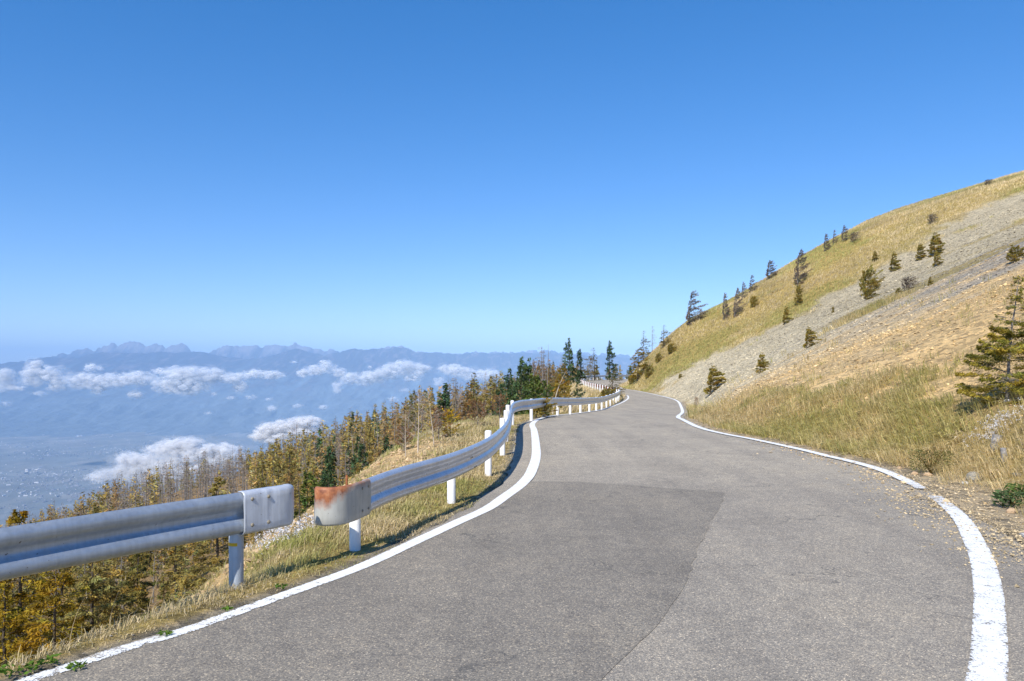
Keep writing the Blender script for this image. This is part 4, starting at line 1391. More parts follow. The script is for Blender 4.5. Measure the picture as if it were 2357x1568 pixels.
# lower right slope: long grass combed downhill
G = []
for (n, yr_, per, sp, L0, W0) in [(12000, (4, 14), 14, .08, .29, .009), (16000, (14, 30), 11, .11, .36, .015), (5000, (30, 52), 8, .13, .5, .028)]:
    x, y, z, d = scatter(n, (3, 26), yr_, lambda x, y, d, l, r: r & (d > .25) & (d < 14) & ((x / y) < .72))
    g, _, _ = zones(x, y, d, np.zeros(len(x), bool), np.ones(len(x), bool))
    keep = rng.random(len(x)) < g * 1.1 + .02
    x, y, z, d = x[keep], y[keep], z[keep], d[keep]
    gx, gy, i = tuft_pts(x, y, d, per, sp)
    gz_ = ground(gx, gy)
    m = len(gx)
    flow = np.pi + .55 + (fbm(x * .25, y * .25, 111) - .5) * 2.6
    az = flow[i] + rng.normal(0, .35, m)
    lean = np.clip(rng.normal(.92, .2, m), .3, 1.3)
    L = L0 * rng.uniform(.5, 1.4, m)
    green = np.clip(sstep(.42, .64, fbm(x * .55, y * .55, 113) + .05 * sstep(14, 8, y))[i] * .55 + (rng.random(m) < .12) * .4, 0, 1)
    G.append(blades(gx, gy, gz_ - .01, L, W0 * rng.uniform(.6, 1.3, m), lean, az, grass_col(m, green) * np.array([1.22, 1.20, 1.1])))
# ridge grass and the golden banks
for (n, xr_, yr_, test, L0, W0, per) in [
        (52000, (9, 95), (70, 128), lambda x, y, d, l, r: r & (d > .3), .36, .045, 5),
        (6500, (-8, 13), (40, 118), lambda x, y, d, l, r: l & (d > .1) & (d < 11), .5, .045, 7)]:
    x, y, z, d = scatter(n, xr_, yr_, test)
    isr = x > xof(PRt, y)
    g, _, _ = zones(x, y, d, ~isr, isr)
    keep = (rng.random(len(x)) < np.where(isr, g, 1)) & ((~isr) | (y > 74))
    x, y, z, d, isr = x[keep], y[keep], z[keep], d[keep], isr[keep]
    gx, gy, i = tuft_pts(x, y, d, per, .16)
    gz_ = ground(gx, gy)
    m = len(gx)
    az = rng.normal(.2, .7, m)
    L = L0 * rng.uniform(.4, 1.35, m)
    green = sstep(.45, .60, fbm(x * .10, y * .16, 117))[i] * .8 * isr[i]
    c = grass_col(m, green) * (.62 + .76 * fbm(x * .22 + 9, y * .34, 119, 3))[i][:, None]
    G.append(blades(gx, gy, gz_ - .02, L, W0 * rng.uniform(.6, 1.3, m), np.clip(rng.normal(.7, .25, m), .1, 1.2), az, c))
V, Q = join([(g[0], g[1]) for g in G])
link("hillside_grass", mesh_from("hillside_grass", V, Q, np.vstack([g[2] for g in G]), mats=[M_GRASS]), kind='stuff', label='long gold and green grass combed downhill over the slope and ridge', category='grass')

# tall single stalks at the near edge
for k, (u, v, y, L) in enumerate([(505, 1360, 6.6, .42), (160, 1480, 5.3, .36), (250, 1465, 5.6, .40), (700, 1300, 7.9, .42), (340, 1430, 6.0, .40)]):
    x = (u - CX) * y / F
    z = float(ground(x, y)[0])
    s_ = np.linspace(0, 1, 6)
    P = np.stack([x + .25 * L * s_ ** 2, y + .05 * s_, z + L * s_ - .05 * L * s_ ** 2], 1)
    v_, q_ = tubes(P[None], (.0022 * (1.2 - s_))[None], 4)
    C = P[-1] + (rng.normal(0, 1, (9, 3)) * np.array([.008, .008, .05]) * L)
    tv, tq = tufts(C, np.tile([.3, 0, 1.], (9, 1)), np.full(9, .02), np.full(9, .004), rng)
    V, Q = join([(v_, q_), (tv, tq)])
    link("grass_stalk", mesh_from("grass_stalk", V, Q, np.tile(STRAW, (len(V), 1)), mats=[M_GRASS]), category='grass stalk',
         label='single tall dry grass stalk standing on the near verge by the grey guardrail', group='tall dry stalks on the verge')

# ------------------------------------------------------------------ stones
OCT = np.array([[1, 0, 0], [0, 1, 0], [-1, 0, 0], [0, -1, 0], [0, 0, 1], [0, 0, -1]], float)
OCTQ = np.array([[0, 1, 4], [1, 2, 4], [2, 3, 4], [3, 0, 4], [1, 0, 5], [2, 1, 5], [3, 2, 5], [0, 3, 5]])


def stones(x, y, z, s, c):
    n = len(x)
    O = OCT[None] * (1 + rng.uniform(-.35, .35, (n, 6, 1))) * np.stack([rng.uniform(.6, 1.3, n), rng.uniform(.5, 1.0, n), rng.uniform(.3, .7, n)], 1)[:, None]
    O += rng.normal(0, .18, (n, 6, 3))
    a = rng.uniform(0, 6.28, n)
    R = np.zeros((n, 3, 3))
    R[:, 0, 0], R[:, 0, 1], R[:, 1, 0], R[:, 1, 1], R[:, 2, 2] = np.cos(a), -np.sin(a), np.sin(a), np.cos(a), 1
    V = np.einsum('nij,nkj->nki', R, O) * (s * .5)[:, None, None] + np.stack([x, y, z], 1)[:, None]
    Q = (OCTQ[None] + np.arange(n)[:, None, None] * 6).reshape(-1, 3)
    return V.reshape(-1, 3), Q, np.repeat(c, 6, 0)


S = []
for n, yr_, smin, smax in [(12000, (8, 16), .02, .11), (22000, (14, 30), .035, .16), (26000, (28, 52), .05, .20), (30000, (50, 84), .07, .24)]:
    x, y, z, d = scatter(n, (5, 62), yr_, lambda x, y, d, l, r: r & (d > .3) & (x / y < .72))
    g, rock, _ = zones(x, y, d, np.zeros(len(x), bool), np.ones(len(x), bool))
    keep = rng.random(len(x)) > g * .9
    x, y, z, d, rock = x[keep], y[keep], z[keep], d[keep], rock[keep]
    s_ = smin + (smax - smin) * rng.random(len(x)) ** 3.2
    r = rng.random((len(x), 1))
    c = rock * rng.uniform(.75, 1.35, (len(x), 1)) * np.where(r < .15, np.array([.62, .62, .68]), np.where(r > .9, np.array([1.2, 1.2, 1.25]), np.array([1., 1, 1])))
    S.append(stones(x, y, z + s_ * .05, s_, c))
# gravel at the right edge spilling over the white line, and at the left edge, and the scree scar between the rails
for n, pos, sig, smin, smax, colr in [
        (4200, [(5.7, 10.6), (5.6, 9.6), (5.4, 8.8), (5.25, 8.0), (5.0, 7.0), (6.3, 12.6), (6.6, 11.4)], (.35, .5), .014, .05, (.60, .47, .28)),
        (260, [(5.9, 10.4), (6.1, 11.6), (6.2, 13.6), (6.0, 15.5)], (.35, .8), .03, .09, (.55, .43, .27)),
        (450, [(6.2, 14), (6.1, 17), (6.1, 20), (6.3, 24)], (.22, 1.2), .02, .06, (.55, .40, .22))]:
    k = rng.integers(0, len(pos), n)
    p = np.array(pos)[k]
    x, y = p[:, 0] + rng.normal(0, sig[0], n), p[:, 1] + rng.normal(0, sig[1], n)
    z = np.maximum(ground(x, y), np.where(x < xof(PR, y), zr(y) + .012, -99))
    s_ = smin + (smax - smin) * rng.random(n) ** 3
    S.append(stones(x, y, z + s_ * .1, s_, np.array(colr)[None] * rng.uniform(.6, 1.3, (n, 1))))
x, y, z, d = scatter(5000, (-9, 0), (7.5, 21), lambda x, y, d, l, r: l & (d > 1.6) & (d < 6.5))
s_ = .03 + .14 * rng.random(len(x)) ** 3
S.append(stones(x, y, z + s_ * .1, s_, np.array([.52, .37, .21])[None] * rng.uniform(.6, 1.45, (len(x), 1))))
x, y, z, d = scatter(2500, (-4, 1), (3, 12), lambda x, y, d, l, r: l & (d > 0.0) & (d < .3))
s_ = .006 + .03 * rng.random(len(x)) ** 3
S.append(stones(x, y, z + s_ * .3, s_, np.array([.40, .35, .28])[None] * rng.uniform(.6, 1.3, (len(x), 1))))
V, Q = join([(a[0], a[1]) for a in S])
link("scree_gravel", mesh_from("scree_gravel", V, Q, np.vstack([a[2] for a in S]), mats=[M_STONE]), kind='stuff', label='loose orange, pale and grey stones of the scree slope and road edge', category='gravel')

# ------------------------------------------------------------------ single rocks, stakes, slabs, weeds


def rock(u, v, s, lab, flat=.65, m=M_ROCK, rz=0):
    import bmesh
    bm = bmesh.new()
    bmesh.ops.create_icosphere(bm, subdivisions=3, radius=1)
    o1, o2 = rng.uniform(0, 50, 2)
    for vv in bm.verts:
        c = vv.co.copy()
        k = .75 + .55 * float(fbm(np.array([c.x * 1.1 + o1 + c.z]), np.array([c.y * 1.1 + o2]), 7)[0]) + .12 * float(fbm(np.array([c.x * 4 + o1]), np.array([c.y * 4 + c.z * 3 + o2]), 8)[0])
        vv.co = Vector((c.x * k, c.y * .75 * k, c.z * flat * k))
    me = bpy.data.meshes.new("rock")
    bm.to_mesh(me)
    bm.free()
    me.materials.append(m)
    x, y, z = hit(u, v)
    o = link("rock", me, label=lab, category="rock")
    o.location = (x, y, z + s * .15)
    o.scale = (s, s, s)
    o.rotation_euler = (0, 0, rz)


M_ROCKW = mat_simple("pale_rock", (.40, .38, .36), (.68, .66, .63), 7, .9, .6, .03)
M_ROCKO = mat_simple("orange_rock", (.42, .27, .14), (.62, .46, .30), 7, .9, .6, .03)
for a in [(2243, 1107, .135, 'large rounded lichen grey rock at the foot of the grassy slope beside the gravel', .7), (2222, 1114, .05, 'small pale stone leaning on the lichen grey rock', .6),
          (2293, 1090, .09, 'flat tan rock in the grass uphill of the lichen grey rock', .4), (2340, 1098, .06, 'slanting grey slab of stone in the grass near the weathered stakes', .5),
          (2105, 1093, .06, 'orange boulder at the foot of the dark weedy bush', .7), (2135, 1096, .07, 'tan boulder at the edge of the gravel patch, right under the weedy bush', .6),
          (2070, 1080, .045, 'small orange stone on the road edge before the weedy bush', .7), (2317, 965, .09, 'white flat rock in the slope grass above the white flowers', .35),
          (2285, 1000, .07, 'broad white rock beside the white flowers', .4), (2318, 925, .07, 'pale angular rock under the largest larch', .6), (2330, 1180, .07, 'tan rock under the dark green leafy plant', .6)]:
    rock(*a, m=M_ROCKO if 'orange' in a[3] or 'tan' in a[3] else M_ROCKW if ('white' in a[3] or 'pale' in a[3]) else M_ROCK, rz=rng.uniform(0, 6))


def stake(u, v, h, w, lab, tilt):
    import bmesh
    x, y, z = hit(u, v)
    bm = bmesh.new()
    nseg = 7
    rings = []
    for k in range(nseg):
        t = k / (nseg - 1)
        ring = [bm.verts.new((w * (.5 + .1 * rng.random()) * math.cos(a) * (1.25 if abs(math.cos(a)) > .6 else 1), w * .45 * math.sin(a) * (1 + .2 * rng.random()),
                              h * t + (0.05 * h * rng.random() if k == nseg - 1 else 0))) for a in np.linspace(0, 2 * np.pi, 10, endpoint=False)]
        rings.append(ring)
    for a, b in zip(rings[:-1], rings[1:]):
        for i in range(10):
            bm.faces.new((a[i], a[(i + 1) % 10], b[(i + 1) % 10], b[i]))
    bm.faces.new(rings[-1])
    bm.faces.new(rings[0][::-1])
    me = bpy.data.meshes.new("wooden_stake")
    bm.to_mesh(me)
    bm.free()
    me.materials.append(M_WOOD)
    o = link("wooden_stake", me, label=lab, category="stake")
    o.location = (x, y, z - .06)
    o.rotation_euler = (tilt, tilt * .6, rng.uniform(0, 3))


stake(2288, 1038, .30, .16, 'broken grey weathered wooden stump leaning in the grass, the broader of two', .15)
stake(2314, 1062, .26, .09, 'narrow grey weathered wooden stake in the grass beside the broken stump', -.1)

for k, (y0, L, dx) in enumerate([(8.05, .55, .02), (7.45, .55, .0), (6.85, .55, .03), (6.25, .55, .0), (5.65, .55, .02)]):
    import bmesh
    bm = bmesh.new()
    bmesh.ops.create_cube(bm, size=1)
    bmesh.ops.scale(bm, vec=(.30, L, .12), verts=bm.verts)
    bmesh.ops.bevel(bm, geom=bm.edges[:], offset=.012, segments=2, affect='EDGES')
    bmesh.ops.subdivide_edges(bm, edges=bm.edges[:], cuts=2, use_grid_fill=True)
    for vv in bm.verts:
        vv.co += Vector(rng.normal(0, .0025, 3))
    me = bpy.data.meshes.new("concrete_slab")
    bm.to_mesh(me)
    bm.free()
    me.materials.append(M_CONC)
    o = link("concrete_slab", me, label='worn pale concrete gutter slab set end to end along the inner road edge', category='concrete slab', group='gutter slabs along the inner road edge')
    i = np.argmin(np.abs(PR[:, 1] - y0))
    tg = PR[min(i + 2, len(PR) - 1)] - PR[i - 2]
    nrm = np.array([tg[1], -tg[0]]) / np.linalg.norm(tg)
    p = PR[i] + nrm * (.20 + dx)
    o.location = (p[0], p[1], float(zr(y0)) - .035)
    o.rotation_euler = (rng.normal(0, .02), rng.normal(0, .02), math.atan2(-tg[0], tg[1]) + rng.normal(0, .03))


def weed(x, y, z, r_, n, lab, name='weed', leaf=(.045, .018), up=.35, m=M_GREENPLANT, cat='weed', stems=0):
    a = rng.uniform(0, 6.28, n)
    ln = leaf[0] * rng.uniform(.6, 1.3, n)
    rad_ = r_ * np.sqrt(rng.random(n))
    C = np.stack([np.cos(a) * rad_, np.sin(a) * rad_, .01 + up * r_ * rng.random(n) ** .7 * 1.6], 1)
    A = np.stack([np.cos(a), np.sin(a), rng.uniform(-.2, .6, n)], 1) + rng.normal(0, .3, (n, 3))
    v, q = tufts(C, A, ln, leaf[1] * rng.uniform(.7, 1.3, n), rng)
    c = np.ones((len(v), 3)) * np.repeat(rng.uniform(.6, 1.4, n), 4)[:, None]
    parts = [(v, q)]
    if stems:
        sa = rng.uniform(0, 6.28, stems)
        s_ = np.linspace(0, 1, 4)
        hgt = up * r_ * rng.uniform(1.2, 2.2, stems)
        P = np.stack([np.cos(sa)[:, None] * r_ * .6 * s_ ** 1.3, np.sin(sa)[:, None] * r_ * .6 * s_ ** 1.3, hgt[:, None] * s_], 2)
        tv, tq = tubes(P, np.tile(.003 * (1.3 - s_), (stems, 1)), 4)
        parts.append((tv, tq))
        c = np.vstack([c, np.ones((len(tv), 3)) * np.array([.9, .6, .5])])
    V, Q = join(parts)
    o = link(name, mesh_from(name, V, Q, c, mats=[m]), label=lab, category=cat)
    o.location = (x, y, z)


for u, v, r_, n, lab in [(178, 1546, .05, 26, 'flat green weed growing on the worn white line nearest the camera'), (378, 1470, .045, 24, 'green weed with yellowing leaf on the edge of the asphalt, second along the line'),
                         (522, 1412, .035, 16, 'small green weed at the grass edge above the line, third along the line'), (645, 1362, .05, 20, 'green and reddish weed at the verge edge near the grey post'),
                         (40, 1550, .11, 50, 'large bright green leafy weed patch in the verge corner'), (110, 1525, .07, 28, 'leafy green weed in dry grass next to the large weed patch')]:
    x, y = on_road(u, v)
    weed(x, y, max(float(ground(x, y)[0]), float(zr(y)) + .012 if x > xof(PL, y) else -9) + .005, r_, n, lab, up=.3)
x, y, z = hit(2143, 1092)
M_BUSHDARK = mat_foliage('weed_leaves', (.15, .15, .05), (.2, .17, .06), .3)
weed(x, y, z - .02, .34, 800, 'dark weedy bush with brown seed heads at the slope foot beside the road', 'bush', (.045, .016), .75, M_BUSHDARK, 'bush', 40)
x, y, z = hit(2328, 1168)
weed(x, y, z, .2, 200, 'dark green leafy plant overhanging the gravel by the gutter slabs', 'plant', (.085, .03), .55, M_SPRUCE, 'plant', 12)
x, y, z = hit(2352, 1155)
weed(x, y, z + .03, .18, 150, 'second dark leafy plant at the picture edge above the gutter slabs', 'plant', (.08, .03), .6, M_PINE, 'plant', 10)

# small white flower heads
M_WHITE = mat_foliage("white_petals", (.72, .70, .70), (.78, .76, .76), .3)
for nm, spots, n, sg, lab in [('white_flowers', [(2268, 1002), (2282, 1012), (2296, 992), (2310, 985)], 150, .20, 'white flower heads in the grass beside the weathered stump'),
                              ('white_flowers', [(640, 1240), (660, 1252), (690, 1232), (620, 1262), (718, 1228)], 170, .16, 'faded white flower heads in the gap between the guardrail ends')]:
    C = []
    for u, v in spots:
        x, y, z = hit(u, v)
        for _ in range(n // len(spots)):
            px_, py_ = x + rng.normal(0, sg), y + rng.normal(0, sg)
            C.append((px_, py_, float(ground(px_, py_)[0]) + rng.uniform(.05, .22)))
    C = np.repeat(np.array(C), 7, 0) + rng.normal(0, .016, (len(C) * 7, 3))
    v, q = tufts(C, rng.normal(size=C.shape), np.full(len(C), .022), np.full(len(C), .016), rng)
    link(nm, mesh_from(nm, v, q, np.ones((len(v), 3)), mats=[M_WHITE]), kind='stuff', label=lab, category='flowers')

# ------------------------------------------------------------------ valley town
n = 9000
bx, by = rng.uniform(-1, 1, n), 6800 + 9000 * rng.random(n) ** 1.3
bx = (rng.uniform(-80, 760, n) - CX) * by / F
den = fbm(bx * .0009, by * .0009, 131)
keep = rng.random(n) < sstep(.42, .66, den) * 1.0 + .06
bx, by = bx[keep], by[keep]
bz = ground(bx, by)
n = len(bx)
w = 7 + 40 * rng.random(n) ** 7
l_ = 7 + 60 * rng.random(n) ** 7
hh = 6 + 10 * rng.random(n) ** 3
CUBE = np.array([[-1, -1, 0], [1, -1, 0], [1, 1, 0], [-1, 1, 0], [-1, -1, 1], [1, -1, 1], [1, 1, 1], [-1, 1, 1]], float)
CQ = np.array([[0, 1, 5, 4], [1, 2, 6, 5], [2, 3, 7, 6], [3, 0, 4, 7], [4, 5, 6, 7]])
a = rng.uniform(-.5, .5, n)
O = CUBE[None] * np.stack([w / 2, l_ / 2, hh], 1)[:, None]
V = np.stack([O[..., 0] * np.cos(a)[:, None] - O[..., 1] * np.sin(a)[:, None] + bx[:, None], O[..., 0] * np.sin(a)[:, None] + O[..., 1] * np.cos(a)[:, None] + by[:, None], O[..., 2] + bz[:, None] - 1], 2)
cb = np.where(rng.random((n, 1)) < .2, np.array([.62, .61, .60]), np.array([.27, .27, .29])) * rng.uniform(.7, 1.1, (n, 1))
M_TOWN = mat_simple("town_walls", (.9, .9, .9), (1, 1, 1), .01, .8, 0, attr=True)
link("valley_town", mesh_from("valley_town", V.reshape(-1, 3), (CQ[None] + np.arange(n)[:, None, None] * 8).reshape(-1, 4), np.repeat(cb, 8, 0), mats=[M_TOWN]),
     kind='stuff', label='tiny scattered buildings of a town on the hazy valley floor', category='town')

# ------------------------------------------------------------------ mountain ranges


def rng_px(pts):
    return [(zx * .3347 + (613.8 if z3 else 0), 736.6 + zy * .3347) for zx, zy, z3 in pts]


BACK = rng_px([(-900, 330, 0), (100, 300, 0), (330, 262, 0), (400, 243, 0), (470, 235, 0), (540, 210, 0), (570, 206, 0), (600, 198, 0), (625, 210, 0), (650, 210, 0), (700, 193, 0), (735, 175, 0), (760, 168, 0), (790, 166, 0), (815, 190, 0),
               (850, 170, 0), (895, 160, 0), (922, 153, 0), (960, 165, 0), (1010, 192, 0), (1040, 178, 0), (1070, 171, 0), (1110, 180, 0), (1135, 197, 0), (1165, 185, 0), (1200, 173, 0), (1250, 169, 0), (1290, 190, 0),
               (1320, 222, 0), (1440, 236, 0), (1500, 195, 0), (1560, 187, 0), (1620, 190, 0), (1700, 190, 0), (1750, 188, 0), (1780, 178, 0), (1830, 188, 0), (1920, 177, 0), (1990, 192, 0), (2015, 180, 0), (2030, 163, 0), (2045, 178, 0),
               (2100, 195, 0), (350, 213, 1), (450, 209, 1), (490, 226, 1), (600, 212, 1), (700, 214, 1), (860, 190, 1), (945, 184, 1), (1010, 226, 1), (1150, 232, 1), (1300, 240, 1), (1430, 221, 1), (1550, 228, 1), (1650, 226, 1),
               (1780, 222, 1), (1830, 210, 1), (1870, 220, 1), (1950, 218, 1), (2030, 224, 1), (2200, 234, 1), (2347, 244, 1), (2700, 262, 1), (3400, 300, 1)])
FRONT = rng_px([(-900, 300, 0), (-400, 330, 0), (0, 310, 0), (60, 292, 0), (180, 296, 0), (250, 272, 0), (330, 258, 0), (450, 262, 0), (550, 258, 0), (620, 236, 0), (680, 224, 0), (760, 226, 0), (850, 228, 0), (1000, 232, 0), (1050, 226, 0), (1100, 220, 0),
                (1180, 228, 0), (1300, 226, 0), (1390, 222, 0), (1450, 238, 0), (1560, 258, 0), (1700, 268, 0), (1800, 262, 0), (1900, 240, 0), (1990, 205, 0), (2040, 196, 0), (2110, 222, 0), (2250, 240, 0), (400, 244, 1), (480, 232, 1), (560, 208, 1),
                (600, 200, 1), (650, 206, 1), (690, 209, 1), (740, 200, 1), (780, 197, 1), (830, 203, 1), (870, 188, 1), (930, 186, 1), (960, 194, 1), (1000, 218, 1), (1060, 228, 1), (1150, 228, 1), (1250, 232, 1), (1320, 241, 1), (1400, 232, 1),
                (1500, 230, 1), (1650, 232, 1), (1750, 230, 1), (1900, 234, 1), (2000, 240, 1), (2200, 246, 1), (2347, 252, 1), (2700, 270, 1), (3400, 310, 1)])


def massif(name, pts, yc, depth, jag, c_lo, c_hi, hi, seed, rel_=.34):
    pts = sorted(pts)
    pu, pv = np.array(pts).T
    nx, nd = 760, 90
    u = np.linspace(pu[0], pu[-1], nx)
    X = (u - CX) * yc / F
    crest = CAMZ + (HV - np.interp(u, pu, pv)) * yc / F
    crest += (1 - np.abs(2 * fbm(X * .0045, X * 0, seed, 6) - 1) - .6) * jag
    tt = np.r_[np.linspace(0, 1, nd - 12), 1 + np.linspace(.03, .5, 12)]
    T_, X_ = np.meshgrid(tt, X, indexing='ij')
    Y_ = yc - depth * (1 - T_)
    rid = 1 - np.abs(2 * fbm(X_ * .0011 + T_ * .35, Y_ * .00035, seed + 3, 5) - 1)
    rid2 = 1 - np.abs(2 * fbm(X_ * .0034 + T_ * .8, Y_ * .0011, seed + 5, 4) - 1)
    shape = np.where(T_ <= 1, .55 * T_ + .45 * T_ ** 2.2, 1 - (T_ - 1) * 1.3)
    H_ = (crest[None] + 1320)
    Zm = -1320 + H_ * shape - H_ * (rel_ * (rid.max() - rid) + .13 * (rid2.max() - rid2)) * np.clip(1 - T_, 0, 1) ** .8 * np.clip(T_ * 4, 0, 1) * 1.0
    I = np.arange(nd * nx).reshape(nd, nx)
    # colour: forest below (valley haze painted in on the front range), bare rock and scree gullies above
    rel = (Zm - hi[0]) / (hi[1] - hi[0]) + (rid2 - .75) * 1.2
    k = sstep(0, 1, rel)[..., None]
    colr = np.array(c_lo) * (1 - k) + np.array(c_hi) * k
    colr = colr * (.75 + .5 * fbm(X_ * .006, Y_ * .003, seed + 9))[..., None]
    gully = sstep(.93, .985, rid2)[..., None] * sstep(.3, .9, T_)[..., None] * .6
    colr = colr * (1 - gully) + np.array([.24, .19, .18]) * gully
    me = mesh_from(name, np.stack([X_, Y_, Zm], 2).reshape(-1, 3), gridq(I), colr.reshape(-1, 3), smooth=True, mats=[M_RANGE])
    link(name, me, kind='structure', label='')
    return me


m, nt, out = mat("range_rock")
a_ = N(nt, 'ShaderNodeAttribute', attribute_name="Col")
co = wpos(nt)
nn = noise(nt, co, .006, 6, .7)
principled(nt, out, mixc(nt, .8, a_.outputs['Color'], ramp(nt, nn, [(.3, (.6, .6, .6)), (.7, (1.25, 1.25, 1.25))]), 'MULTIPLY'), .95, 0, .05, nn, 1.0, 60)
M_RANGE = m
for nm, args in (("mountain_range", (BACK, 25500, 4200, 175, (.03, .03, .04), (.20, .18, .18), (250, 620), 211)),
                 ("mountain_range", (FRONT, 22500, 9000, 55, (.115, .145, .165), (.03, .022, .022), (-900, 100), 231, .2))):  # pale blue foot: valley haze painted into the low slope colour
    massif(nm, *args)

# ------------------------------------------------------------------ clouds: heaps of half clear vapour puffs
m, nt, out = mat("cloud_vapour")
co = wpos(nt)
sclC = N(nt, 'ShaderNodeAttribute', attribute_name="dens").outputs['Fac']
d = N(nt, 'ShaderNodeBsdfDiffuse')
d.inputs[0].default_value = (.97, .97, .98, 1)
tl = N(nt, 'ShaderNodeBsdfTranslucent')
tl.inputs[0].default_value = (.97, .97, .98, 1)
ds = N(nt, 'ShaderNodeMixShader')
ds.inputs[0].default_value = .5
nt.links.new(d.outputs[0], ds.inputs[1])
nt.links.new(tl.outputs[0], ds.inputs[2])
tr = N(nt, 'ShaderNodeBsdfTransparent')
mx = N(nt, 'ShaderNodeMixShader')
nA = noise(nt, co, .006, 3, .55)
mu = N(nt, 'ShaderNodeMath', operation='MULTIPLY')
nt.links.new(ramp(nt, nA, [(.30, (0, 0, 0)), (.52, (1, 1, 1))]), mu.inputs[0])
nt.links.new(sclC, mu.inputs[1])
nt.links.new(mu.outputs[0], mx.inputs[0])
nt.links.new(tr.outputs[0], mx.inputs[1])
nt.links.new(ds.outputs[0], mx.inputs[2])
nt.links.new(mx.outputs[0], out.inputs['Surface'])
M_CLOUD = m

import bmesh
bm = bmesh.new()
bmesh.ops.create_icosphere(bm, subdivisions=1, radius=1)
ICO = np.array([v.co[:] for v in bm.verts])
ICOQ = np.array([[v.index for v in f.verts] for f in bm.faces])
bm.free()


def cloud(name, lumps, y, label, dens=.5, npuff=26, group=None, kind=None):
    Vs, Qs, Ds, off = [], [], [], 0
    s = y / F
    for (u, v, w, h) in lumps:
        for q_ in range(int(npuff * 5 * max(.5, w / 60))):
            soft = q_ % 3 == 0
            a = rng.uniform(0, 6.28)
            rr_ = rng.random() ** .6 * (1.25 if soft else .95)
            du, dv = math.cos(a) * rr_, math.sin(a) * rr_
            pr = h * s * rng.uniform(.07, .26) * (1.1 - .45 * min(rr_, 1)) + 6 * s * .15
            c = np.array([(u + du * w * .5 - CX) * s, y + rng.normal(0, w * s * .16), CAMZ - (v + dv * h * .5 - HV) * s])
            nz = .6 + .8 * fbm(ICO[:, 0] * 1.5 + rng.uniform(0, 99), ICO[:, 1] * 1.5 + ICO[:, 2] * 1.3 + rng.uniform(0, 99), 3)
            P = ICO * nz[:, None] * pr * np.array([1.5, 1.2, .8])
            Vs.append(P + c)
            Qs.append(ICOQ + off)
            Ds.append(np.full(len(ICO), dens * rng.uniform(.34, .6) * (1 - .55 * min(1, rr_) ** 2) * (.4 if soft else 1)))
            off += len(ICO)
    me = mesh_from(name, np.vstack(Vs), np.vstack(Qs), attrs={"dens": np.concatenate(Ds)}, smooth=True, mats=[M_CLOUD])
    o = link(name, me, label=label, category='cloud')
    if group:
        o['group'] = group
    if kind:
        o['kind'] = kind


def zl(*L):
    return [(a * .3347, 736.6 + b * .3347, c * .3347, d_ * .3347) for a, b, c, d_ in L]


def z3(*L):
    return [(613.8 + a * .3347, 736.6 + b * .3347, c * .3347, d_ * .3347) for a, b, c, d_ in L]


YC = 9000
cloud("cloud", zl((230, 370, 140, 170), (250, 320, 70, 90), (350, 370, 160, 110), (400, 440, 120, 100), (560, 420, 240, 110), (640, 330, 120, 60), (700, 420, 260, 110), (850, 410, 260, 90), (960, 400, 240, 100), (680, 480, 90, 70),
                  (1100, 350, 100, 40), (1250, 380, 260, 130), (1400, 380, 260, 120), (1500, 370, 140, 80), (1150, 450, 180, 110), (1300, 460, 300, 110), (930, 510, 110, 70), (1600, 400, 240, 80), (1750, 370, 200, 60), (1880, 380, 170, 60), (1650, 460, 90, 80)),
      YC, 'longest white cloud bank, lying across the foot of the blue range', .62)
cloud("cloud", z3((250, 365, 90, 60), (340, 345, 150, 80), (430, 330, 110, 80), (500, 360, 100, 60), (580, 400, 140, 80), (680, 400, 180, 100), (770, 390, 140, 90), (850, 350, 160, 110), (950, 330, 170, 110), (1040, 340, 150, 90), (1090, 330, 100, 40),
                  (1000, 400, 130, 50), (400, 295, 90, 40)), YC * 1.05, 'bright heaped cloud bank in the middle, between the long bank and the forest crest', .62)
cloud("cloud", z3((1220, 340, 110, 70), (1300, 345, 150, 90), (1380, 370, 140, 90), (1500, 380, 170, 90), (1570, 380, 90, 60), (1190, 420, 80, 70)), YC * 1.05, 'small white cloud just over the crest trees beside the bend', .55)
cloud("cloud", zl((30, 390, 130, 120), (50, 450, 150, 80), (120, 470, 90, 40)), YC, 'pale cloud cut by the picture edge next to the long bank', .45)
cloud("cloud", zl((700, 1080, 220, 70), (760, 1060, 240, 90), (980, 1080, 320, 110), (1180, 1080, 360, 120), (900, 960, 260, 110), (1000, 1010, 320, 150), (1100, 900, 220, 100), (1200, 870, 240, 110), (1290, 860, 220, 110), (1330, 930, 320, 130), (1450, 900, 250, 90), (1550, 890, 230, 90), (820, 1040, 240, 90), (1200, 1000, 380, 150),
                  (1400, 1000, 330, 140), (1580, 960, 240, 130)), 2600, 'white cloud rolling up behind the bare larch spindles of the slope forest', .40, 30)
cloud("cloud", zl((1790, 790, 130, 80), (1850, 750, 170, 90), (1950, 730, 220, 90), (2060, 700, 190, 80), (2140, 700, 150, 80), (1900, 800, 280, 90), (2080, 770, 250, 110)), 2300, 'white cloud rolling up just above the slope forest, beside the denser larches', .5, 30)
cloud("cloud_wisps", zl((275, 505, 120, 40), (45, 575, 90, 40), (1430, 640, 60, 20), (1590, 535, 70, 25), (1730, 530, 90, 35), (1850, 545, 50, 25), (1880, 600, 70, 40), (2050, 590, 90, 30), (2220, 600, 60, 30), (2320, 470, 60, 80), (1470, 510, 50, 30), (540, 797, 60, 12), (2020, 290, 50, 20)) +
      z3((495, 440, 90, 50), (480, 480, 60, 50), (870, 545, 80, 40), (390, 600, 70, 30), (30, 610, 80, 40), (20, 380, 200, 60), (950, 480, 70, 40), (710, 325, 30, 20)), YC, 'faint small cloud wisps below the cloud banks', .26, 16, kind='stuff')

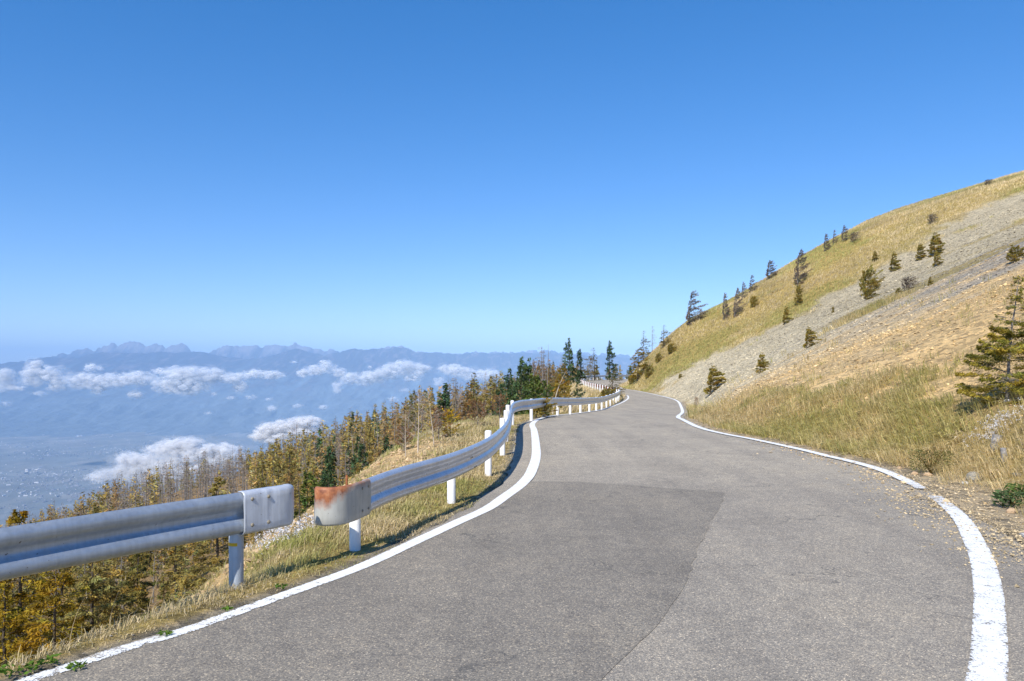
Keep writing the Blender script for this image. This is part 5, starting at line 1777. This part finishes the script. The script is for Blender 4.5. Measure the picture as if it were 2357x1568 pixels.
# ------------------------------------------------------------------ air
m, nt, out = mat("hazy_air")
pv_ = N(nt, 'ShaderNodeVolumePrincipled')
pv_.inputs['Color'].default_value = (.42, .66, 1.0, 1)
pv_.inputs['Density'].default_value = HAZE = 4.7e-5
pv_.inputs['Anisotropy'].default_value = -.45
nt.links.new(pv_.outputs[0], out.inputs['Volume'])
v = np.array([[x, y, z] for z in (-1340, 860) for y in (-800, 40000) for x in (-30000, 30000)], float)
q = np.array([[0, 2, 3, 1], [4, 5, 7, 6], [0, 1, 5, 4], [2, 6, 7, 3], [0, 4, 6, 2], [1, 3, 7, 5]])
link("haze", mesh_from("haze", v, q, mats=[m]), kind='stuff', label='blue haze filling the valley air', category='haze')

# ------------------------------------------------------------------ sky, sun, camera
sun = Vector((-.45, -.90, 1.0)).normalized()
w = bpy.data.worlds.new("World")
sc.world = w
w.use_nodes = True
nt = w.node_tree
nt.nodes.clear()
wo = nt.nodes.new('ShaderNodeOutputWorld')
bg = nt.nodes.new('ShaderNodeBackground')
sky = nt.nodes.new('ShaderNodeTexSky')
sky.sky_type = 'NISHITA'
sky.sun_disc = False
sky.sun_elevation = math.asin(sun.z)
sky.sun_rotation = math.atan2(sun.x, sun.y)
sky.altitude = 1900
sky.air_density, sky.dust_density, sky.ozone_density = 1.0, .3, 1.0
hs = nt.nodes.new('ShaderNodeHueSaturation')
hs.inputs['Saturation'].default_value = 1.43
ga = nt.nodes.new('ShaderNodeGamma')
ga.inputs[1].default_value = .76
tn = nt.nodes.new('ShaderNodeMix')
tn.data_type, tn.blend_type = 'RGBA', 'MULTIPLY'
tn.inputs[0].default_value = 1
tn.inputs[7].default_value = (.86, 1.02, 1.36, 1)
nt.links.new(sky.outputs[0], hs.inputs['Color'])
nt.links.new(hs.outputs[0], ga.inputs[0])
nt.links.new(ga.outputs[0], tn.inputs[6])
nt.links.new(tn.outputs[2], bg.inputs[0])
bg.inputs[1].default_value = .15
nt.links.new(bg.outputs[0], wo.inputs[0])

L = bpy.data.lights.new("sun", 'SUN')
L.energy = 5.0
L.angle = math.radians(.5)
L.color = (1.0, .95, .87)
lo = bpy.data.objects.new("sun", L)
COL.objects.link(lo)
lo.rotation_euler = sun.to_track_quat('Z', 'Y').to_euler()
lo.location = (-20, -40, 60)

cam = bpy.data.cameras.new("camera")
cam.sensor_width = 36
cam.lens = 36 * F / 2357
cam.shift_y = (HV - 784) / 2357
cam.clip_start, cam.clip_end = .1, 120000
co_ = bpy.data.objects.new("camera", cam)
COL.objects.link(co_)
co_.location = (0, 0, CAMZ)
co_.rotation_euler = (math.pi / 2, 0, 0)
sc.camera = co_
sc.view_settings.view_transform = 'Standard'
sc.view_settings.look = 'None'
sc.view_settings.exposure = .36
sc.view_settings.gamma = 1
cy = sc.cycles
cy.max_bounces = 6
cy.diffuse_bounces = 4
cy.glossy_bounces = 3
cy.transmission_bounces = 2
cy.volume_bounces = 1
cy.transparent_max_bounces = 64
cy.use_denoising = True
cy.denoiser = 'OPENIMAGEDENOISE'
cy.denoising_input_passes = 'RGB_ALBEDO_NORMAL'
cy.denoising_prefilter = 'ACCURATE'
cy.sample_clamp_indirect = 4
